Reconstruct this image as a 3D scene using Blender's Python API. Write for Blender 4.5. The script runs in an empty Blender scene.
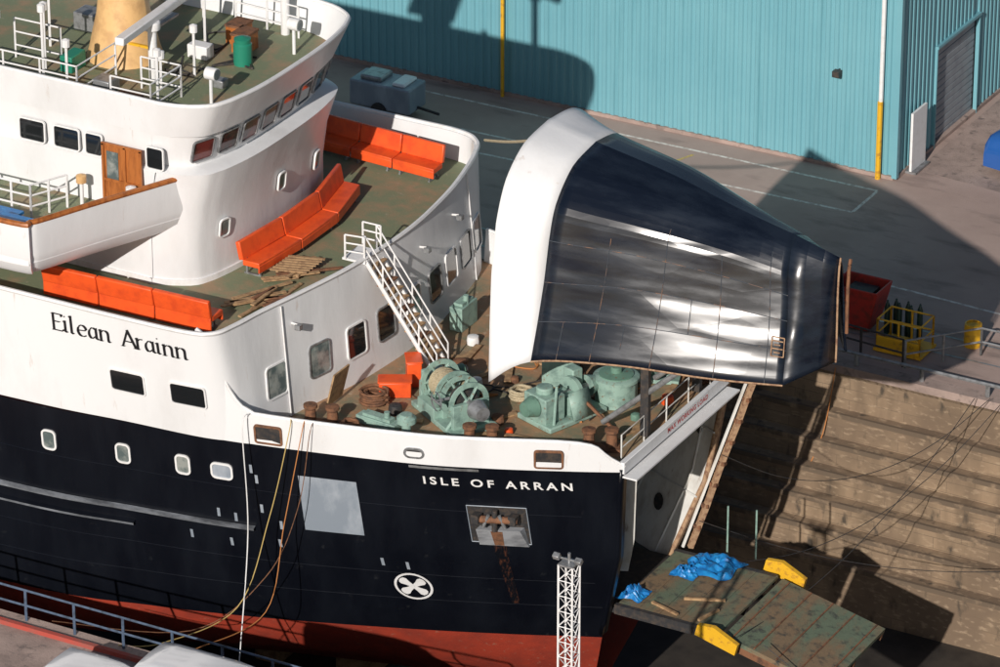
import bpy,math,random,bmesh
from mathutils import Vector as V, Matrix, noise
random.seed(4)
S=bpy.context.scene
# ---------------------------------------------------------------- materials
def mat(name,col,rough=.5,metal=0,col2=None,scale=1.5,lo=.45,hi=.65,bump=0,bscale=8,stretch=(1,1,1),col3=None,scale3=6,lo3=.55,hi3=.7,coat=0,rough2=None,stretch3=(1,1,1)):
    m=bpy.data.materials.new(name);m.use_nodes=True;t=m.node_tree;N=t.nodes;L=t.links
    b=N['Principled BSDF'];b.inputs['Roughness'].default_value=rough;b.inputs['Metallic'].default_value=metal
    b.inputs['Coat Weight'].default_value=coat
    c=tuple(col)+(1,);b.inputs['Base Color'].default_value=c
    tc=N.new('ShaderNodeTexCoord')
    def nz(sc,st,lo,hi,seed=0):
        mp=N.new('ShaderNodeMapping');mp.inputs['Scale'].default_value=st;mp.inputs['Location'].default_value=(seed,seed*2,0)
        L.new(tc.outputs['Object'],mp.inputs[0])
        n=N.new('ShaderNodeTexNoise');n.inputs['Scale'].default_value=sc;n.inputs['Detail'].default_value=7;n.inputs['Roughness'].default_value=.62
        L.new(mp.outputs[0],n.inputs['Vector'])
        r=N.new('ShaderNodeMapRange');r.inputs[1].default_value=lo;r.inputs[2].default_value=hi;L.new(n.outputs[0],r.inputs[0]);return r.outputs[0],n.outputs[0]
    cur=None
    if col2:
        f,_=nz(scale,stretch,lo,hi)
        x=N.new('ShaderNodeMix');x.data_type='RGBA';x.inputs[6].default_value=c;x.inputs[7].default_value=tuple(col2)+(1,)
        L.new(f,x.inputs[0]);cur=x.outputs[2]
        if rough2 is not None:
            y=N.new('ShaderNodeMapRange');y.inputs[3].default_value=rough;y.inputs[4].default_value=rough2;L.new(f,y.inputs[0]);L.new(y.outputs[0],b.inputs['Roughness'])
    if col3:
        f,_=nz(scale3,stretch3,lo3,hi3,7)
        x=N.new('ShaderNodeMix');x.data_type='RGBA';x.inputs[7].default_value=tuple(col3)+(1,)
        if cur: L.new(cur,x.inputs[6])
        else: x.inputs[6].default_value=c
        L.new(f,x.inputs[0]);cur=x.outputs[2]
    if cur: L.new(cur,b.inputs['Base Color'])
    if bump:
        _,h=nz(bscale,stretch,0,1,3)
        bp=N.new('ShaderNodeBump');bp.inputs['Strength'].default_value=bump;bp.inputs['Distance'].default_value=.1
        L.new(h,bp.inputs['Height']);L.new(bp.outputs[0],b.inputs['Normal'])
    return m
WHITE=mat('white_paint',(.78,.79,.80),.35,col2=(.66,.66,.66),scale=.5,lo=.48,hi=.8,stretch=(1,1,.35),bump=.22,bscale=.9,col3=(.45,.34,.26),scale3=2.4,lo3=.65,hi3=.84,stretch3=(1,1,.16))
WHITE2=mat('white_trim',(.8,.8,.8),.4,col2=(.66,.65,.62),scale=3,lo=.5,hi=.8)
WHITE3=mat('grubby_white_steel',(.74,.74,.71),.5,col2=(.5,.47,.42),scale=1.6,lo=.45,hi=.7,stretch=(1,1,.3),col3=(.25,.16,.11),scale3=3,lo3=.62,hi3=.77,stretch3=(1,1,.3))
BLACK=mat('black_hull_paint',(.0035,.0045,.008),.3,col2=(.008,.010,.015),scale=.8,stretch=(1,1,.25),lo=.4,hi=.75,bump=.16,bscale=.7,col3=(.035,.037,.04),scale3=3.5,lo3=.65,hi3=.84,stretch3=(.5,1,.5))
RED=mat('red_antifouling',(.40,.05,.025),.6,col2=(.26,.04,.025),scale=1.2,lo=.4,hi=.7,bump=.1,col3=(.36,.11,.07),scale3=5,lo3=.6)
GREEN=mat('green_deck_paint',(.19,.22,.13),.7,col2=(.32,.225,.135),scale=.8,lo=.47,hi=.66,bump=.15,bscale=12,col3=(.40,.34,.26),scale3=4,lo3=.62,hi3=.78)
FDECK=mat('worn_foredeck_paint',(.20,.19,.12),.7,col2=(.36,.21,.115),scale=.8,lo=.40,hi=.56,bump=.2,bscale=12,col3=(.44,.35,.25),scale3=3.5,lo3=.58,hi3=.72)
ORANGE=mat('orange_seat_plastic',(.82,.105,.02),.42,col2=(.66,.075,.018),scale=2)
GLASS=mat('dark_window_glass',(.012,.014,.016),.08,coat=.5)
REDGLASS=mat('red_reflection_glass',(.16,.03,.025),.1,coat=.5,col2=(.03,.015,.015),scale=1.2,lo=.4,hi=.6)  # reddish reflection put into the window colour
PALEGLASS=mat('pale_cabin_glass',(.10,.13,.13),.12,coat=.5,col2=(.3,.32,.3),scale=1.5,lo=.45,hi=.6)
WOOD=mat('varnished_wood',(.42,.14,.035),.4,col2=(.26,.08,.02),scale=6,stretch=(1,1,.2))
PLANK=mat('raw_timber',(.42,.27,.14),.8,col2=(.22,.13,.07),scale=5)
TEAL=mat('pale_green_machinery',(.28,.42,.36),.5,col2=(.16,.25,.22),scale=2.5,lo=.48,hi=.66,col3=(.2,.1,.05),scale3=6,lo3=.60,hi3=.70)
TEAL2=mat('mid_green_machinery',(.14,.26,.2),.5,col2=(.09,.16,.13),scale=3,lo=.5,hi=.7,col3=(.2,.1,.05),scale3=6,lo3=.6,hi3=.7)
STEEL=mat('grey_steel',(.35,.36,.37),.4,metal=.5,col2=(.2,.2,.2),scale=4)
SILV=mat('bare_steel_band',(.42,.44,.47),.45,metal=.2,col2=(.22,.23,.25),scale=2,stretch=(.3,1,1))
DIMS=mat('scuffed_strake_steel',(.24,.26,.29),.5,metal=.2,col2=(.07,.075,.085),scale=1.6,stretch=(.4,1,1),lo=.4,hi=.62)
DARK=mat('dark_steel',(.03,.03,.032),.6,col2=(.07,.055,.045),scale=5)
RUST=mat('rusty_steel',(.22,.10,.05),.85,col2=(.1,.05,.03),scale=4,bump=.3)
SEAM=mat('scorched_weld_bead',(.06,.07,.085),.5,col2=(.24,.14,.09),scale=2.2,lo=.5,hi=.64)
STREAK=mat('rust_run',(.004,.005,.008),.4,col2=(.085,.032,.018),scale=1.4,lo=.5,hi=.7,stretch=(7,7,.3))
TAN=mat('tan_rust_edge',(.42,.27,.16),.8,col2=(.2,.1,.06),scale=6)
YEL=mat('yellow_paint',(.75,.42,.02),.5,col2=(.5,.25,.03),scale=4,lo=.55)
BEIGE=mat('buff_mast_paint',(.74,.47,.21),.45,col2=(.6,.36,.16),scale=2)
ROPE=mat('natural_rope',(.5,.42,.28),.9,col2=(.3,.25,.16),scale=20)
ROPEO=mat('orange_rope',(.5,.2,.06),.8)
ROPEY=mat('yellow_rope',(.55,.4,.14),.8)
BLUE=mat('blue_tarpaulin',(.012,.17,.48),.4,col2=(.02,.27,.62),scale=4)
NAVYRAIL=mat('blue_grey_rail',(.09,.13,.2),.5,col2=(.05,.07,.1),scale=4)
REDP=mat('red_machine_paint',(.42,.03,.02),.5,col2=(.2,.03,.02),scale=3)
BOTTLE=mat('dark_green_bottle',(.02,.05,.04),.35)
GREYP=mat('grey_primer_patch',(.24,.28,.33),.5,col2=(.36,.40,.45),scale=1.2,stretch=(1,1,.4))
REDL=mat('red_lettering',(.6,.05,.05),.5)
REDD=mat('faded_red_duct',(.42,.07,.05),.7,col2=(.28,.1,.08),scale=1.5)
BLACKL=mat('black_lettering',(.01,.01,.012),.5)
GREENB=mat('green_bin_plastic',(.02,.22,.14),.4)
PLATE=mat('painted_ramp_plate',(.13,.165,.11),.75,col2=(.21,.145,.085),scale=1.1,lo=.40,hi=.56,bump=.3,bscale=8,stretch=(1,.4,1),col3=(.05,.05,.045),scale3=3,lo3=.52)
ASPH=mat('asphalt_surface',(.37,.272,.235),.9,col2=(.46,.345,.30),scale=.3,lo=.35,hi=.7,bump=.3,bscale=30,col3=(.23,.175,.155),scale3=.8,lo3=.54,hi3=.7,stretch3=(.3,1,1))
CONC=mat('concrete_apron',(.41,.31,.27),.9,col2=(.25,.19,.165),scale=.8,lo=.4,hi=.7,bump=.3,bscale=15,col3=(.15,.12,.11),scale3=2.5)
LINEW=mat('white_road_paint',(.75,.70,.64),.8,col2=(.45,.37,.33),scale=5,lo=.45,hi=.6)
LINEY=mat('yellow_road_paint',(.6,.44,.1),.8,col2=(.35,.27,.16),scale=5,lo=.45,hi=.6)
FLOOR=mat('wet_dock_floor',(.05,.043,.036),.6,col2=(.025,.022,.02),scale=.6)
SHEDM=mat('teal_cladding',(.155,.375,.44),.42,col2=(.18,.41,.47),scale=.4,lo=.3,hi=.7,col3=(.125,.32,.375),scale3=.9,lo3=.55,hi3=.75,stretch3=(3,3,.15))
GREYD=mat('grey_roller_door',(.28,.31,.34),.5,col2=(.22,.24,.27),scale=2)
BLUECAR=mat('blue_car_paint',(.02,.1,.35),.25,coat=1)
VANW=mat('white_van_paint',(.75,.76,.78),.25,coat=1)
def visormat():
    m=mat('glossy_navy_visor_paint',(.005,.008,.016),.2,col2=(.012,.018,.03),scale=.9,lo=.42,hi=.62,stretch=(.22,1,1.6),rough2=.34)
    t=m.node_tree;N=t.nodes;L=t.links;b=N['Principled BSDF'];b.inputs['Specular IOR Level'].default_value=.62
    tc=N.new('ShaderNodeTexCoord')
    def h(sc,st,det):
        mp=N.new('ShaderNodeMapping');mp.inputs['Scale'].default_value=st;L.new(tc.outputs['Object'],mp.inputs[0])
        n=N.new('ShaderNodeTexNoise');n.inputs['Scale'].default_value=sc;n.inputs['Detail'].default_value=det;L.new(mp.outputs[0],n.inputs['Vector']);return n
    n1=h(1.0,(.22,.4,1.15),1.2)
    # buckled plates: stretched cells give straight-edged dents
    mp=N.new('ShaderNodeMapping');mp.inputs['Scale'].default_value=(.42,.3,1.15);L.new(tc.outputs['Object'],mp.inputs[0])
    vo=N.new('ShaderNodeTexVoronoi');vo.inputs['Scale'].default_value=.85;L.new(mp.outputs[0],vo.inputs['Vector'])
    a=N.new('ShaderNodeMath');a.operation='MULTIPLY_ADD';a.inputs[1].default_value=.3
    L.new(vo.outputs['Distance'],a.inputs[0]);L.new(n1.outputs[0],a.inputs[2])
    bp=N.new('ShaderNodeBump');bp.inputs['Strength'].default_value=.33;bp.inputs['Distance'].default_value=.28
    L.new(a.outputs[0],bp.inputs['Height']);L.new(bp.outputs[0],b.inputs['Normal'])
    return m
VIS=visormat()
def wallmat():
    m=mat('stained_stone_blocks',(.40,.29,.18),.9);t=m.node_tree;N=t.nodes;L=t.links;b=N['Principled BSDF']
    tc=N.new('ShaderNodeTexCoord');mp=N.new('ShaderNodeMapping');mp.inputs['Rotation'].default_value=(math.radians(90),0,0)
    L.new(tc.outputs['Object'],mp.inputs[0])
    br=N.new('ShaderNodeTexBrick');br.inputs['Scale'].default_value=1;br.inputs['Brick Width'].default_value=2.2;br.inputs['Row Height'].default_value=.45
    br.inputs['Mortar Size'].default_value=.012;br.inputs['Color1'].default_value=(.30,.212,.135,1);br.inputs['Color2'].default_value=(.265,.19,.122,1);br.inputs['Mortar'].default_value=(.17,.125,.085,1)
    L.new(mp.outputs[0],br.inputs[0])
    def nz(sc,st,lo,hi):
        q=N.new('ShaderNodeMapping');q.inputs['Scale'].default_value=st;L.new(tc.outputs['Object'],q.inputs[0])
        n=N.new('ShaderNodeTexNoise');n.inputs['Scale'].default_value=sc;n.inputs['Detail'].default_value=8;L.new(q.outputs[0],n.inputs[0])
        r=N.new('ShaderNodeMapRange');r.inputs[1].default_value=lo;r.inputs[2].default_value=hi;L.new(n.outputs[0],r.inputs[0]);return r.outputs[0]
    cur=br.outputs[0]
    for sc,st,lo,hi,c in((1.1,(1,1,.22),.42,.74,(.12,.085,.055,1)),(.3,(1,1,1.2),.42,.62,(.17,.12,.08,1)),(5,(.6,1,1.4),.55,.8,(.40,.30,.20,1)),(2.2,(1,1,.5),.6,.72,(.07,.055,.04,1))):
        x=N.new('ShaderNodeMix');x.data_type='RGBA';x.inputs[7].default_value=c;L.new(cur,x.inputs[6]);L.new(nz(sc,st,lo,hi),x.inputs[0]);cur=x.outputs[2]
    L.new(cur,b.inputs['Base Color'])
    bp=N.new('ShaderNodeBump');bp.inputs['Strength'].default_value=.4;bp.inputs['Distance'].default_value=.04;L.new(br.outputs['Fac'],bp.inputs['Height']);bp.invert=True;L.new(bp.outputs[0],b.inputs['Normal'])
    return m
WALL=wallmat()
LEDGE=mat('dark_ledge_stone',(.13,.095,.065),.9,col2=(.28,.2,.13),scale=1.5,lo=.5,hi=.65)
# ---------------------------------------------------------------- mesh builder
class M:
    def __init__(s): s.v=[];s.f=[];s.mi=[];s.ms=[]
    def m(s,mt):
        if mt not in s.ms: s.ms.append(mt)
        return s.ms.index(mt)
    def add(s,vs,fs,mt):
        o=len(s.v);s.v+= [tuple(v) for v in vs];k=s.m(mt)
        for f in fs: s.f.append([i+o for i in f]);s.mi.append(k)
        return s
    def box(s,c,sz,mt,R=None,taper=1):
        c=V(c);x,y,z=[q/2 for q in sz];vs=[]
        for dz in(-1,1):
            k=1 if dz<0 else taper
            for dx,dy in((-1,-1),(1,-1),(1,1),(-1,1)):
                p=V((dx*x*k,dy*y*k,dz*z))
                if R: p=R@p
                vs.append(c+p)
        return s.add(vs,[(3,2,1,0),(4,5,6,7),(0,1,5,4),(1,2,6,5),(2,3,7,6),(3,0,4,7)],mt)
    def cyl(s,p0,p1,r,mt,n=12,r2=None,caps=True):
        p0=V(p0);p1=V(p1);r2=r if r2 is None else r2
        d=(p1-p0).normalized();a=d.orthogonal().normalized();b=d.cross(a);vs=[]
        for p,q in((p0,r),(p1,r2)):
            for i in range(n):
                t=2*math.pi*i/n;vs.append(p+a*math.cos(t)*q+b*math.sin(t)*q)
        fs=[(i,(i+1)%n,n+(i+1)%n,n+i) for i in range(n)]
        if caps: fs+=[tuple(range(n-1,-1,-1)),tuple(range(n,2*n))]
        return s.add(vs,fs,mt)
    def tube(s,pts,r,mt,n=6):
        pts=[V(p) for p in pts];vs=[];N=len(pts)
        for i,p in enumerate(pts):
            d=(pts[min(i+1,N-1)]-pts[max(i-1,0)]).normalized()
            up=V((0,0,1)) if abs(d.z)<.9 else V((1,0,0))
            a=d.cross(up).normalized();b=d.cross(a)
            for k in range(n):
                t=2*math.pi*k/n;vs.append(p+(a*math.cos(t)+b*math.sin(t))*r)
        fs=[(i*n+k,i*n+(k+1)%n,(i+1)*n+(k+1)%n,(i+1)*n+k) for i in range(N-1) for k in range(n)]
        fs+=[tuple(range(n)),tuple(range((N-1)*n,N*n))]
        return s.add(vs,fs,mt)
    def grid(s,rows,mt,mtf=None,close=False):
        o=len(s.v);n=len(rows[0])
        for r in rows: s.v+=[tuple(p) for p in r]
        for i in range(len(rows)-1):
            for j in range(n-1):
                s.f.append([o+i*n+j,o+i*n+j+1,o+(i+1)*n+j+1,o+(i+1)*n+j]);s.mi.append(s.m(mtf(i,j) if mtf else mt))
        return s
    def poly(s,pts,z,mt,z2=None):
        n=len(pts)
        if z2 is None: return s.add([(p[0],p[1],z) for p in pts],[tuple(range(n))],mt)
        vs=[(p[0],p[1],z) for p in pts]+[(p[0],p[1],z2) for p in pts]
        return s.add(vs,[tuple(range(n)),tuple(range(n,2*n))]+[(i,(i+1)%n,n+(i+1)%n,n+i) for i in range(n)],mt)
    def lathe(s,c,prof,mt,n=20):
        rows=[[V(c)+V((r*math.cos(2*math.pi*k/n),r*math.sin(2*math.pi*k/n),z)) for k in range(n+1)] for r,z in prof]
        return s.grid(rows,mt)
    def wall(s,path,z0,z1,th,mt):
        n=len(path);nr=[]
        for i in range(n):
            a=V(path[max(i-1,0)][:2]);b=V(path[min(i+1,n-1)][:2]);d=(b-a).normalized();nr.append(V((-d.y,d.x)))
        A=[(path[i][0],path[i][1],z0) for i in range(n)];B=[(path[i][0],path[i][1],z1) for i in range(n)]
        C=[(path[i][0]+nr[i].x*th,path[i][1]+nr[i].y*th,z1) for i in range(n)];D=[(path[i][0]+nr[i].x*th,path[i][1]+nr[i].y*th,z0) for i in range(n)]
        return s.grid([A,B,C,D,A],mt)
def link(o): S.collection.objects.link(o);return o
def root(name,loc,label,cat,group=None):
    o=link(bpy.data.objects.new(name,None));o.location=loc;o.empty_display_size=.3
    o['label']=label;o['category']=cat
    if group:o['group']=group
    WL[o.name]=V(loc);return o
WL={}
def obj(mb,name,parent=None,label=None,cat=None,group=None,ang=32,base=None,bevel=0,solid=0,kind=None):
    me=bpy.data.meshes.new(name);me.from_pydata(mb.v,[],mb.f)
    for mt in mb.ms: me.materials.append(mt)
    me.polygons.foreach_set('material_index',mb.mi)
    me.polygons.foreach_set('use_smooth',[True]*len(mb.f))
    me.update()
    bm=bmesh.new();bm.from_mesh(me);bmesh.ops.recalc_face_normals(bm,faces=bm.faces);bm.to_mesh(me);bm.free()
    me.set_sharp_from_angle(angle=math.radians(ang))
    o=link(bpy.data.objects.new(name,me))
    if parent:
        loc=WL[parent.name]
        o.parent=parent;o.matrix_parent_inverse=Matrix.Translation(-loc);WL[o.name]=V((0,0,0))
    else:
        c=base
        if c is None:
            xs=[v[0] for v in mb.v];ys=[v[1] for v in mb.v];zs=[v[2] for v in mb.v]
            c=((min(xs)+max(xs))/2,(min(ys)+max(ys))/2,min(zs))
        me.transform(Matrix.Translation(-V(c)));o.location=c;WL[o.name]=V(c)
    if label:o['label']=label
    if cat:o['category']=cat
    if group:o['group']=group
    if kind:o['kind']=kind
    if bevel:
        b=o.modifiers.new('b','BEVEL');b.width=bevel;b.segments=2;b.limit_method='ANGLE'
    if solid:
        b=o.modifiers.new('s','SOLIDIFY');b.thickness=solid;b.offset=-1
    return o
def crom(P,k=6):
    out=[]
    n=len(P)
    for i in range(n-1):
        p0=P[max(i-1,0)];p1=P[i];p2=P[i+1];p3=P[min(i+2,n-1)]
        for j in range(k):
            t=j/k
            out.append(tuple(.5*((2*b)+(-a+c)*t+(2*a-5*b+4*c-d)*t*t+(-a+3*b-3*c+d)*t**3) for a,b,c,d in zip(p0,p1,p2,p3)))
    out.append(tuple(P[-1]));return out
def interp(tab,x):
    if x<=tab[0][0]: return tab[0][1]
    for (a,b),(c,d) in zip(tab,tab[1:]):
        if x<=c: return b+(d-b)*(x-a)/(c-a)
    return tab[-1][1]
# ---------------------------------------------------------------- ferry
YC=1.0
ferry=root('ferry',(-12,1,-11.2),'black and white car ferry in dry dock with raised bow','ferry')
def P(mb,name,parent=None,**k): return obj(mb,name,parent or ferry,**k)
HB={0:[(-36,9.35),(-22,9.3),(-17,8.85),(-12.5,8.2),(-7.3,6.9),(-4.6,5.9),(-2.4,4.9),(-.6,4.0),(0,3.6)],
 -3.6:[(-36,9.2),(-22,9.0),(-17,8.4),(-12.5,7.6),(-7.3,6.0),(-4.6,4.95),(-2.4,4.05),(-1,3.4),(0,3)],
 -7.4:[(-36,9.0),(-22,8.7),(-17,7.8),(-13,6.65),(-8.5,5.0),(-5,3.5),(-2.2,2.2),(0,1.4)],
 -9.4:[(-36,8.6),(-22,7.9),(-17,6.6),(-13,5.2),(-8.5,3.5),(-5,2.2),(-2.2,.9),(0,.3)],
 -11.2:[(-36,5.5),(-22,4.8),(-17,3.6),(-13,2.4),(-8.5,1.2),(-5,.5),(-2.2,.05),(0,.05)]}
for k in HB: HB[k]=crom(HB[k],6)
ZS=sorted(HB)
def hb(x,z):
    z=max(z,-11.2)
    if z>=0: return interp(HB[0],x)+z*.12*(1 if x<-2 else .5)
    for a,b in zip(ZS,ZS[1:]):
        if z<=b:
            t=(z-a)/(b-a);return interp(HB[a],x)*(1-t)+interp(HB[b],x)*t
def xe(z): return interp([(-11.2,-3.6),(-7.4,-2.2),(-3.6,-1.0),(0,-.6),(2,-.5)],z)
zz=[-11.2,-10.3,-9.4,-8.6,-7.65,-6.5,-5.4,-4.5,-3.6,-2.7,-1.8,-.9,0]
NX=60
for side in(-1,1):
    rows=[]
    for z in zz:
        e=xe(z);rows.append([(e+(-36-e)*(j/NX)**1.2,YC+side*hb(e+(-36-e)*(j/NX)**1.2,z),z) for j in range(NX+1)])
    mb=M();mb.grid(rows,BLACK,lambda i,j:RED if i<4 else BLACK)
    P(mb,'hull_plating',label='black topsides above red bottom paint')
BZ=crom([(-14.1,4.22),(-13.8,4.1),(-13.45,3.4),(-13.1,2.3),(-12.75,1.55),(-12.3,1.22),(-11.6,1.13),(-6,1.08),(-1.9,1.05),(-1.0,.5),(-.5,.12)],5)
def bulz(x): return interp(BZ,x)
for side in(-1,1):
    xs=[-.55-((13.4 if side<0 else 12.0))*i/70 for i in range(71)]
    A=[];B=[];C=[];D=[]
    for x in xs:
        zt=bulz(x) if side<0 else min(bulz(x),1.15)
        ex=.03 if x<-12.6 else 0
        A.append((x,YC+side*(hb(x,0)+.004+ex),0));B.append((x,YC+side*(hb(x,0)+zt*.12+ex),zt));C.append((x,YC+side*(hb(x,0)+zt*.12-.14),zt));D.append((x,YC+side*(hb(x,0)-.16),.0))
    mb=M();mb.grid([A,B,C,D],WHITE);P(mb,'bulwark')
    mb=M();mb.tube([(b[0],b[1]-side*.07,b[2]+.03) for b in B],.065,WHITE2,6);P(mb,'bulwark_rail')
    for x in [-2.5-i*.95 for i in range(10)]:
        mb=M();y=YC+side*(hb(x,0)-.14);mb.add([(x,y,.02),(x,y-side*.45,.02),(x,y+side*.05,.95)],[(0,1,2)],WHITE2)
        P(mb,'bulwark_stay',solid=.05)
edge=[(x,YC-hb(x,0)+.1) for x in [-13.5+12.8*i/24 for i in range(25)]];edge2=[(x,YC+hb(x,0)-.1) for x,_ in edge]
mb=M();mb.poly(edge+edge2[::-1],.015,FDECK,-.25);P(mb,'foredeck')
# deckhouse
BASE=[(-36,-8.3),(-26,-8.3),(-20,-8.1),(-17,-7.8),(-14,-7.55),(-12.9,-7.15),(-12.55,-6.5),(-12.4,-5.6),(-12.1,-3.9),(-11.6,-1.7),(-11.35,.5),(-11.3,2),(-11.4,3.7),(-11.75,6),(-12.1,7.8),(-12.45,8.7),(-12.9,9.3),(-14,9.6),(-17,9.9),(-26,10.3),(-36,10.3)]
TOP=[(-36,-8.45),(-26,-8.45),(-20,-8.45),(-17,-8.45),(-14.2,-8.35),(-13.25,-8.0),(-12.95,-7.1),(-12.75,-5.8),(-12.35,-3.9),(-11.95,-1.7),(-11.75,.5),(-11.7,2),(-11.8,3.7),(-12.1,6),(-12.5,7.8),(-12.85,9),(-13.3,9.9),(-14.3,10.4),(-17,10.45),(-26,10.45),(-36,10.45)]
bs=crom(BASE,6);tp=crom(TOP,6);RT=4.2
def wpt(i,z):
    i=max(0,min(len(bs)-1.001,i));k=int(i);t=i-k;f=z/RT
    b=V(bs[k]).lerp(V(bs[k+1]),t);c=V(tp[k]).lerp(V(tp[k+1]),t);q=b.lerp(c,f);return V((q.x,q.y,z))
def idx_y(y,z):
    lo,hi=36,96
    c=[(abs(wpt(lo+(hi-lo)*q/600,z).y-y),lo+(hi-lo)*q/600) for q in range(601)]
    return min(c)[1]
def idx_x(x,z):
    lo,hi=0.,34.
    for _ in range(24):
        m=(lo+hi)/2
        if wpt(m,z).x<x: lo=m
        else: hi=m
    return lo
def wn(i,z):
    a=wpt(i-.4,z);b=wpt(i+.4,z);d=(b-a).normalized();c=wpt(i,z+.2)-wpt(i,z-.2)
    n=d.cross(c).normalized();return n
rows=[]
for z in(0,.7,1.4,2.1,2.8,3.5,RT): rows.append([tuple(wpt(i,z)) for i in range(len(bs)-0)])
mb=M();mb.grid(rows,WHITE)
inn=[]
for z in(RT,3.2):
    r=[]
    for i in range(len(bs)):
        n=wn(min(max(i,1),len(bs)-2),z);r.append(tuple(wpt(i,z)-V((n.x,n.y,0)).normalized()*.13))
    inn.append(r)
mb.grid([rows[-1],inn[0],inn[1]],WHITE)
house=P(mb,'deckhouse',label='curved white passenger deckhouse with windows')
mb=M();mb.tube([tuple(V(p)+V((0,0,.03))) for p in rows[-1]],.08,WHITE2);obj(mb,'bulwark_rail',house)
mb=M();mb.poly([(p[0],p[1]) for p in inn[1]],3.2,GREEN);obj(mb,'promenade_deck',house)
def rrect(w,h,r,n=4):
    o=[]
    for cx,cy,a in((w/2-r,h/2-r,0),(-w/2+r,h/2-r,90),(-w/2+r,-h/2+r,180),(w/2-r,-h/2+r,270)):
        for k in range(n+1):
            t=math.radians(a+90*k/n);o.append((cx+r*math.cos(t),cy+r*math.sin(t)))
    return o
def window(parent,c,n,w,h,r=.12,glass=GLASS,frame=WHITE2,name='window',fw=.07,lab=None,pr=.05):
    n=V(n).normalized();rt=V((0,0,1)).cross(n).normalized();up=n.cross(rt);c=V(c)
    q=lambda u,v,d:c+rt*u+up*v+n*d
    pg=rrect(w,h,r);N=len(pg)
    a=M();a.add([q(u,v,.015) for u,v in pg],[tuple(range(N))],glass)
    g=obj(a,name,parent,label=lab)
    po=rrect(w+2*fw,h+2*fw,r+fw);b=M()
    b.grid([[q(u,v,-.02) for u,v in po+po[:1]],[q(u,v,pr) for u,v in po+po[:1]],[q(u,v,pr) for u,v in pg+pg[:1]],[q(u,v,.01) for u,v in pg+pg[:1]]],frame)
    obj(b,name+'_frame',g)
for k,y in enumerate((-5.35,-3.25,-1.4,.3,2.1,3.8,5.3,6.8,8.2)):
    i=idx_y(y,1.5);window(house,wpt(i,1.55),wn(i,1.55),.95,1.12,.12,PALEGLASS if k in(0,1,4) else GLASS,fw=.06,frame=STEEL if k%2 else WHITE2)
for x in(-16.65,-14.35):
    i=idx_x(x,1.65);window(house,wpt(i,1.65),wn(i,1.65),1.25,.8,.1,GLASS,fw=.05)
def hp(x,z,off=.0): return V((x,YC-hb(x,z)-off,z))
def hn(x,z):
    a=hp(x+.1,z)-hp(x-.1,z);b=hp(x,z+.1)-hp(x,z-.1);n=a.cross(b).normalized()
    return n if n.y<0 else -n
for k,x in enumerate((-19.9,-17.15,-14.95,-13.55)):
    window(ferry,hp(x,-1.3),hn(x,-1.3),.42 if k<3 else .66,.66 if k<3 else .52,.12,PALEGLASS if k<3 else GREYP,name='porthole')
for x in(-11.75,-2.75):
    z=.45;n=hn(x,-.1);window(ferry,V((x,YC-hb(x,0)-z*.12,z)),n,.85,.62,.05,DARK,RUST,name='fairlead_opening',fw=.07)
window(ferry,V((-6.9,YC-hb(-6.9,0)-.03,.42)),hn(-6.9,-.1),.55,.28,.13,DARK,STEEL,name='hawse_hole',fw=.08)
def patch(name,x0,x1,z0,z1,mt,off=.02,lab=None):
    mb=M();nx=8
    g=[[hp(x0+(x1-x0)*i/nx,z0+(z1-z0)*j/4,off) for i in range(nx+1)] for j in range(5)]
    mb.grid(g,mt);return P(mb,name,label=lab)
patch('repair_patch',-10.9,-8.95,-3.3,-1.05,GREYP,lab='pale grey primer patch on hull')
patch('paint_stripe',-7.1,-4.9,-.16,-.06,STEEL,lab='short white draught stripe')
for x,z in((-13.9,-3.2),(-13.3,-3.3),(-12.55,-1.2),(-12.35,-2.8),(-11.9,-4.2),(-13.6,-4.4),(-15,-4.3),(-12.4,-1.6),(-11.75,-3.4),(-8.6,-4.6),(-7.8,-4.7)):
    patch('paint_test_mark',x,x+.1,z,z+.34,GREYP)
# anchor pocket
ax0,ax1,az0,az1=-5.45,-3.6,-3.15,-1.6
pk=[hp(ax0,az0,.03),hp(ax1,az0,.03),hp(ax1,az1,.03),hp(ax0,az1,.03)]
mb=M();mb.add(pk,[(0,1,2,3)],DARK);pocket=P(mb,'anchor_pocket',label='recessed anchor pocket streaked with rust')
mb=M()
for a,b in((0,1),(1,2),(2,3),(3,0)): mb.cyl(pk[a]-V((0,.02,0)),pk[b]-V((0,.02,0)),.018,GREYP,8)
obj(mb,'pocket_rim',pocket)
def ap(u,v,off): return pk[0].lerp(pk[1],u).lerp(pk[3].lerp(pk[2],u),v)+V((.02*off,-off,0))
mb=M()
mb.add([ap(.14,-.05,.1),ap(.97,-.05,.1),ap(.92,.46,.34),ap(.18,.46,.34),ap(.14,-.05,.02),ap(.97,-.05,.02),ap(.92,.46,.02),ap(.18,.46,.02)],[(0,1,2,3),(0,4,5,1),(1,5,6,2),(3,2,6,7),(0,3,7,4)],SILV)
mb.add([ap(.4,-.04,.115),ap(.56,-.04,.115),ap(.62,.42,.33),ap(.42,.42,.33)],[(0,1,2,3)],RUST)
obj(mb,'anchor_plate',pocket,label='bright worn steel plate with rust runs')
mb=M();mb.cyl(ap(.15,.72,.25),ap(.88,.72,.25),.13,RUST);mb.cyl(ap(.5,.45,.36),ap(.5,.95,.15),.1,DARK)
for u in(.2,.82): mb.box(ap(u,.75,.25),(.28,.3,.3),DARK)
mb.cyl(ap(.32,.55,.36),ap(.42,.85,.3),.06,STEEL);mb.cyl(ap(.68,.55,.36),ap(.6,.85,.3),.06,STEEL);obj(mb,'anchor',pocket)
mb=M();mb.grid([[hp(-4.62+u*(.2-.012*j),-3.25-j*.4,.012) for u in(-1,0,1)] for j in range(8)],STREAK);P(mb,'rust_streak')
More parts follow.
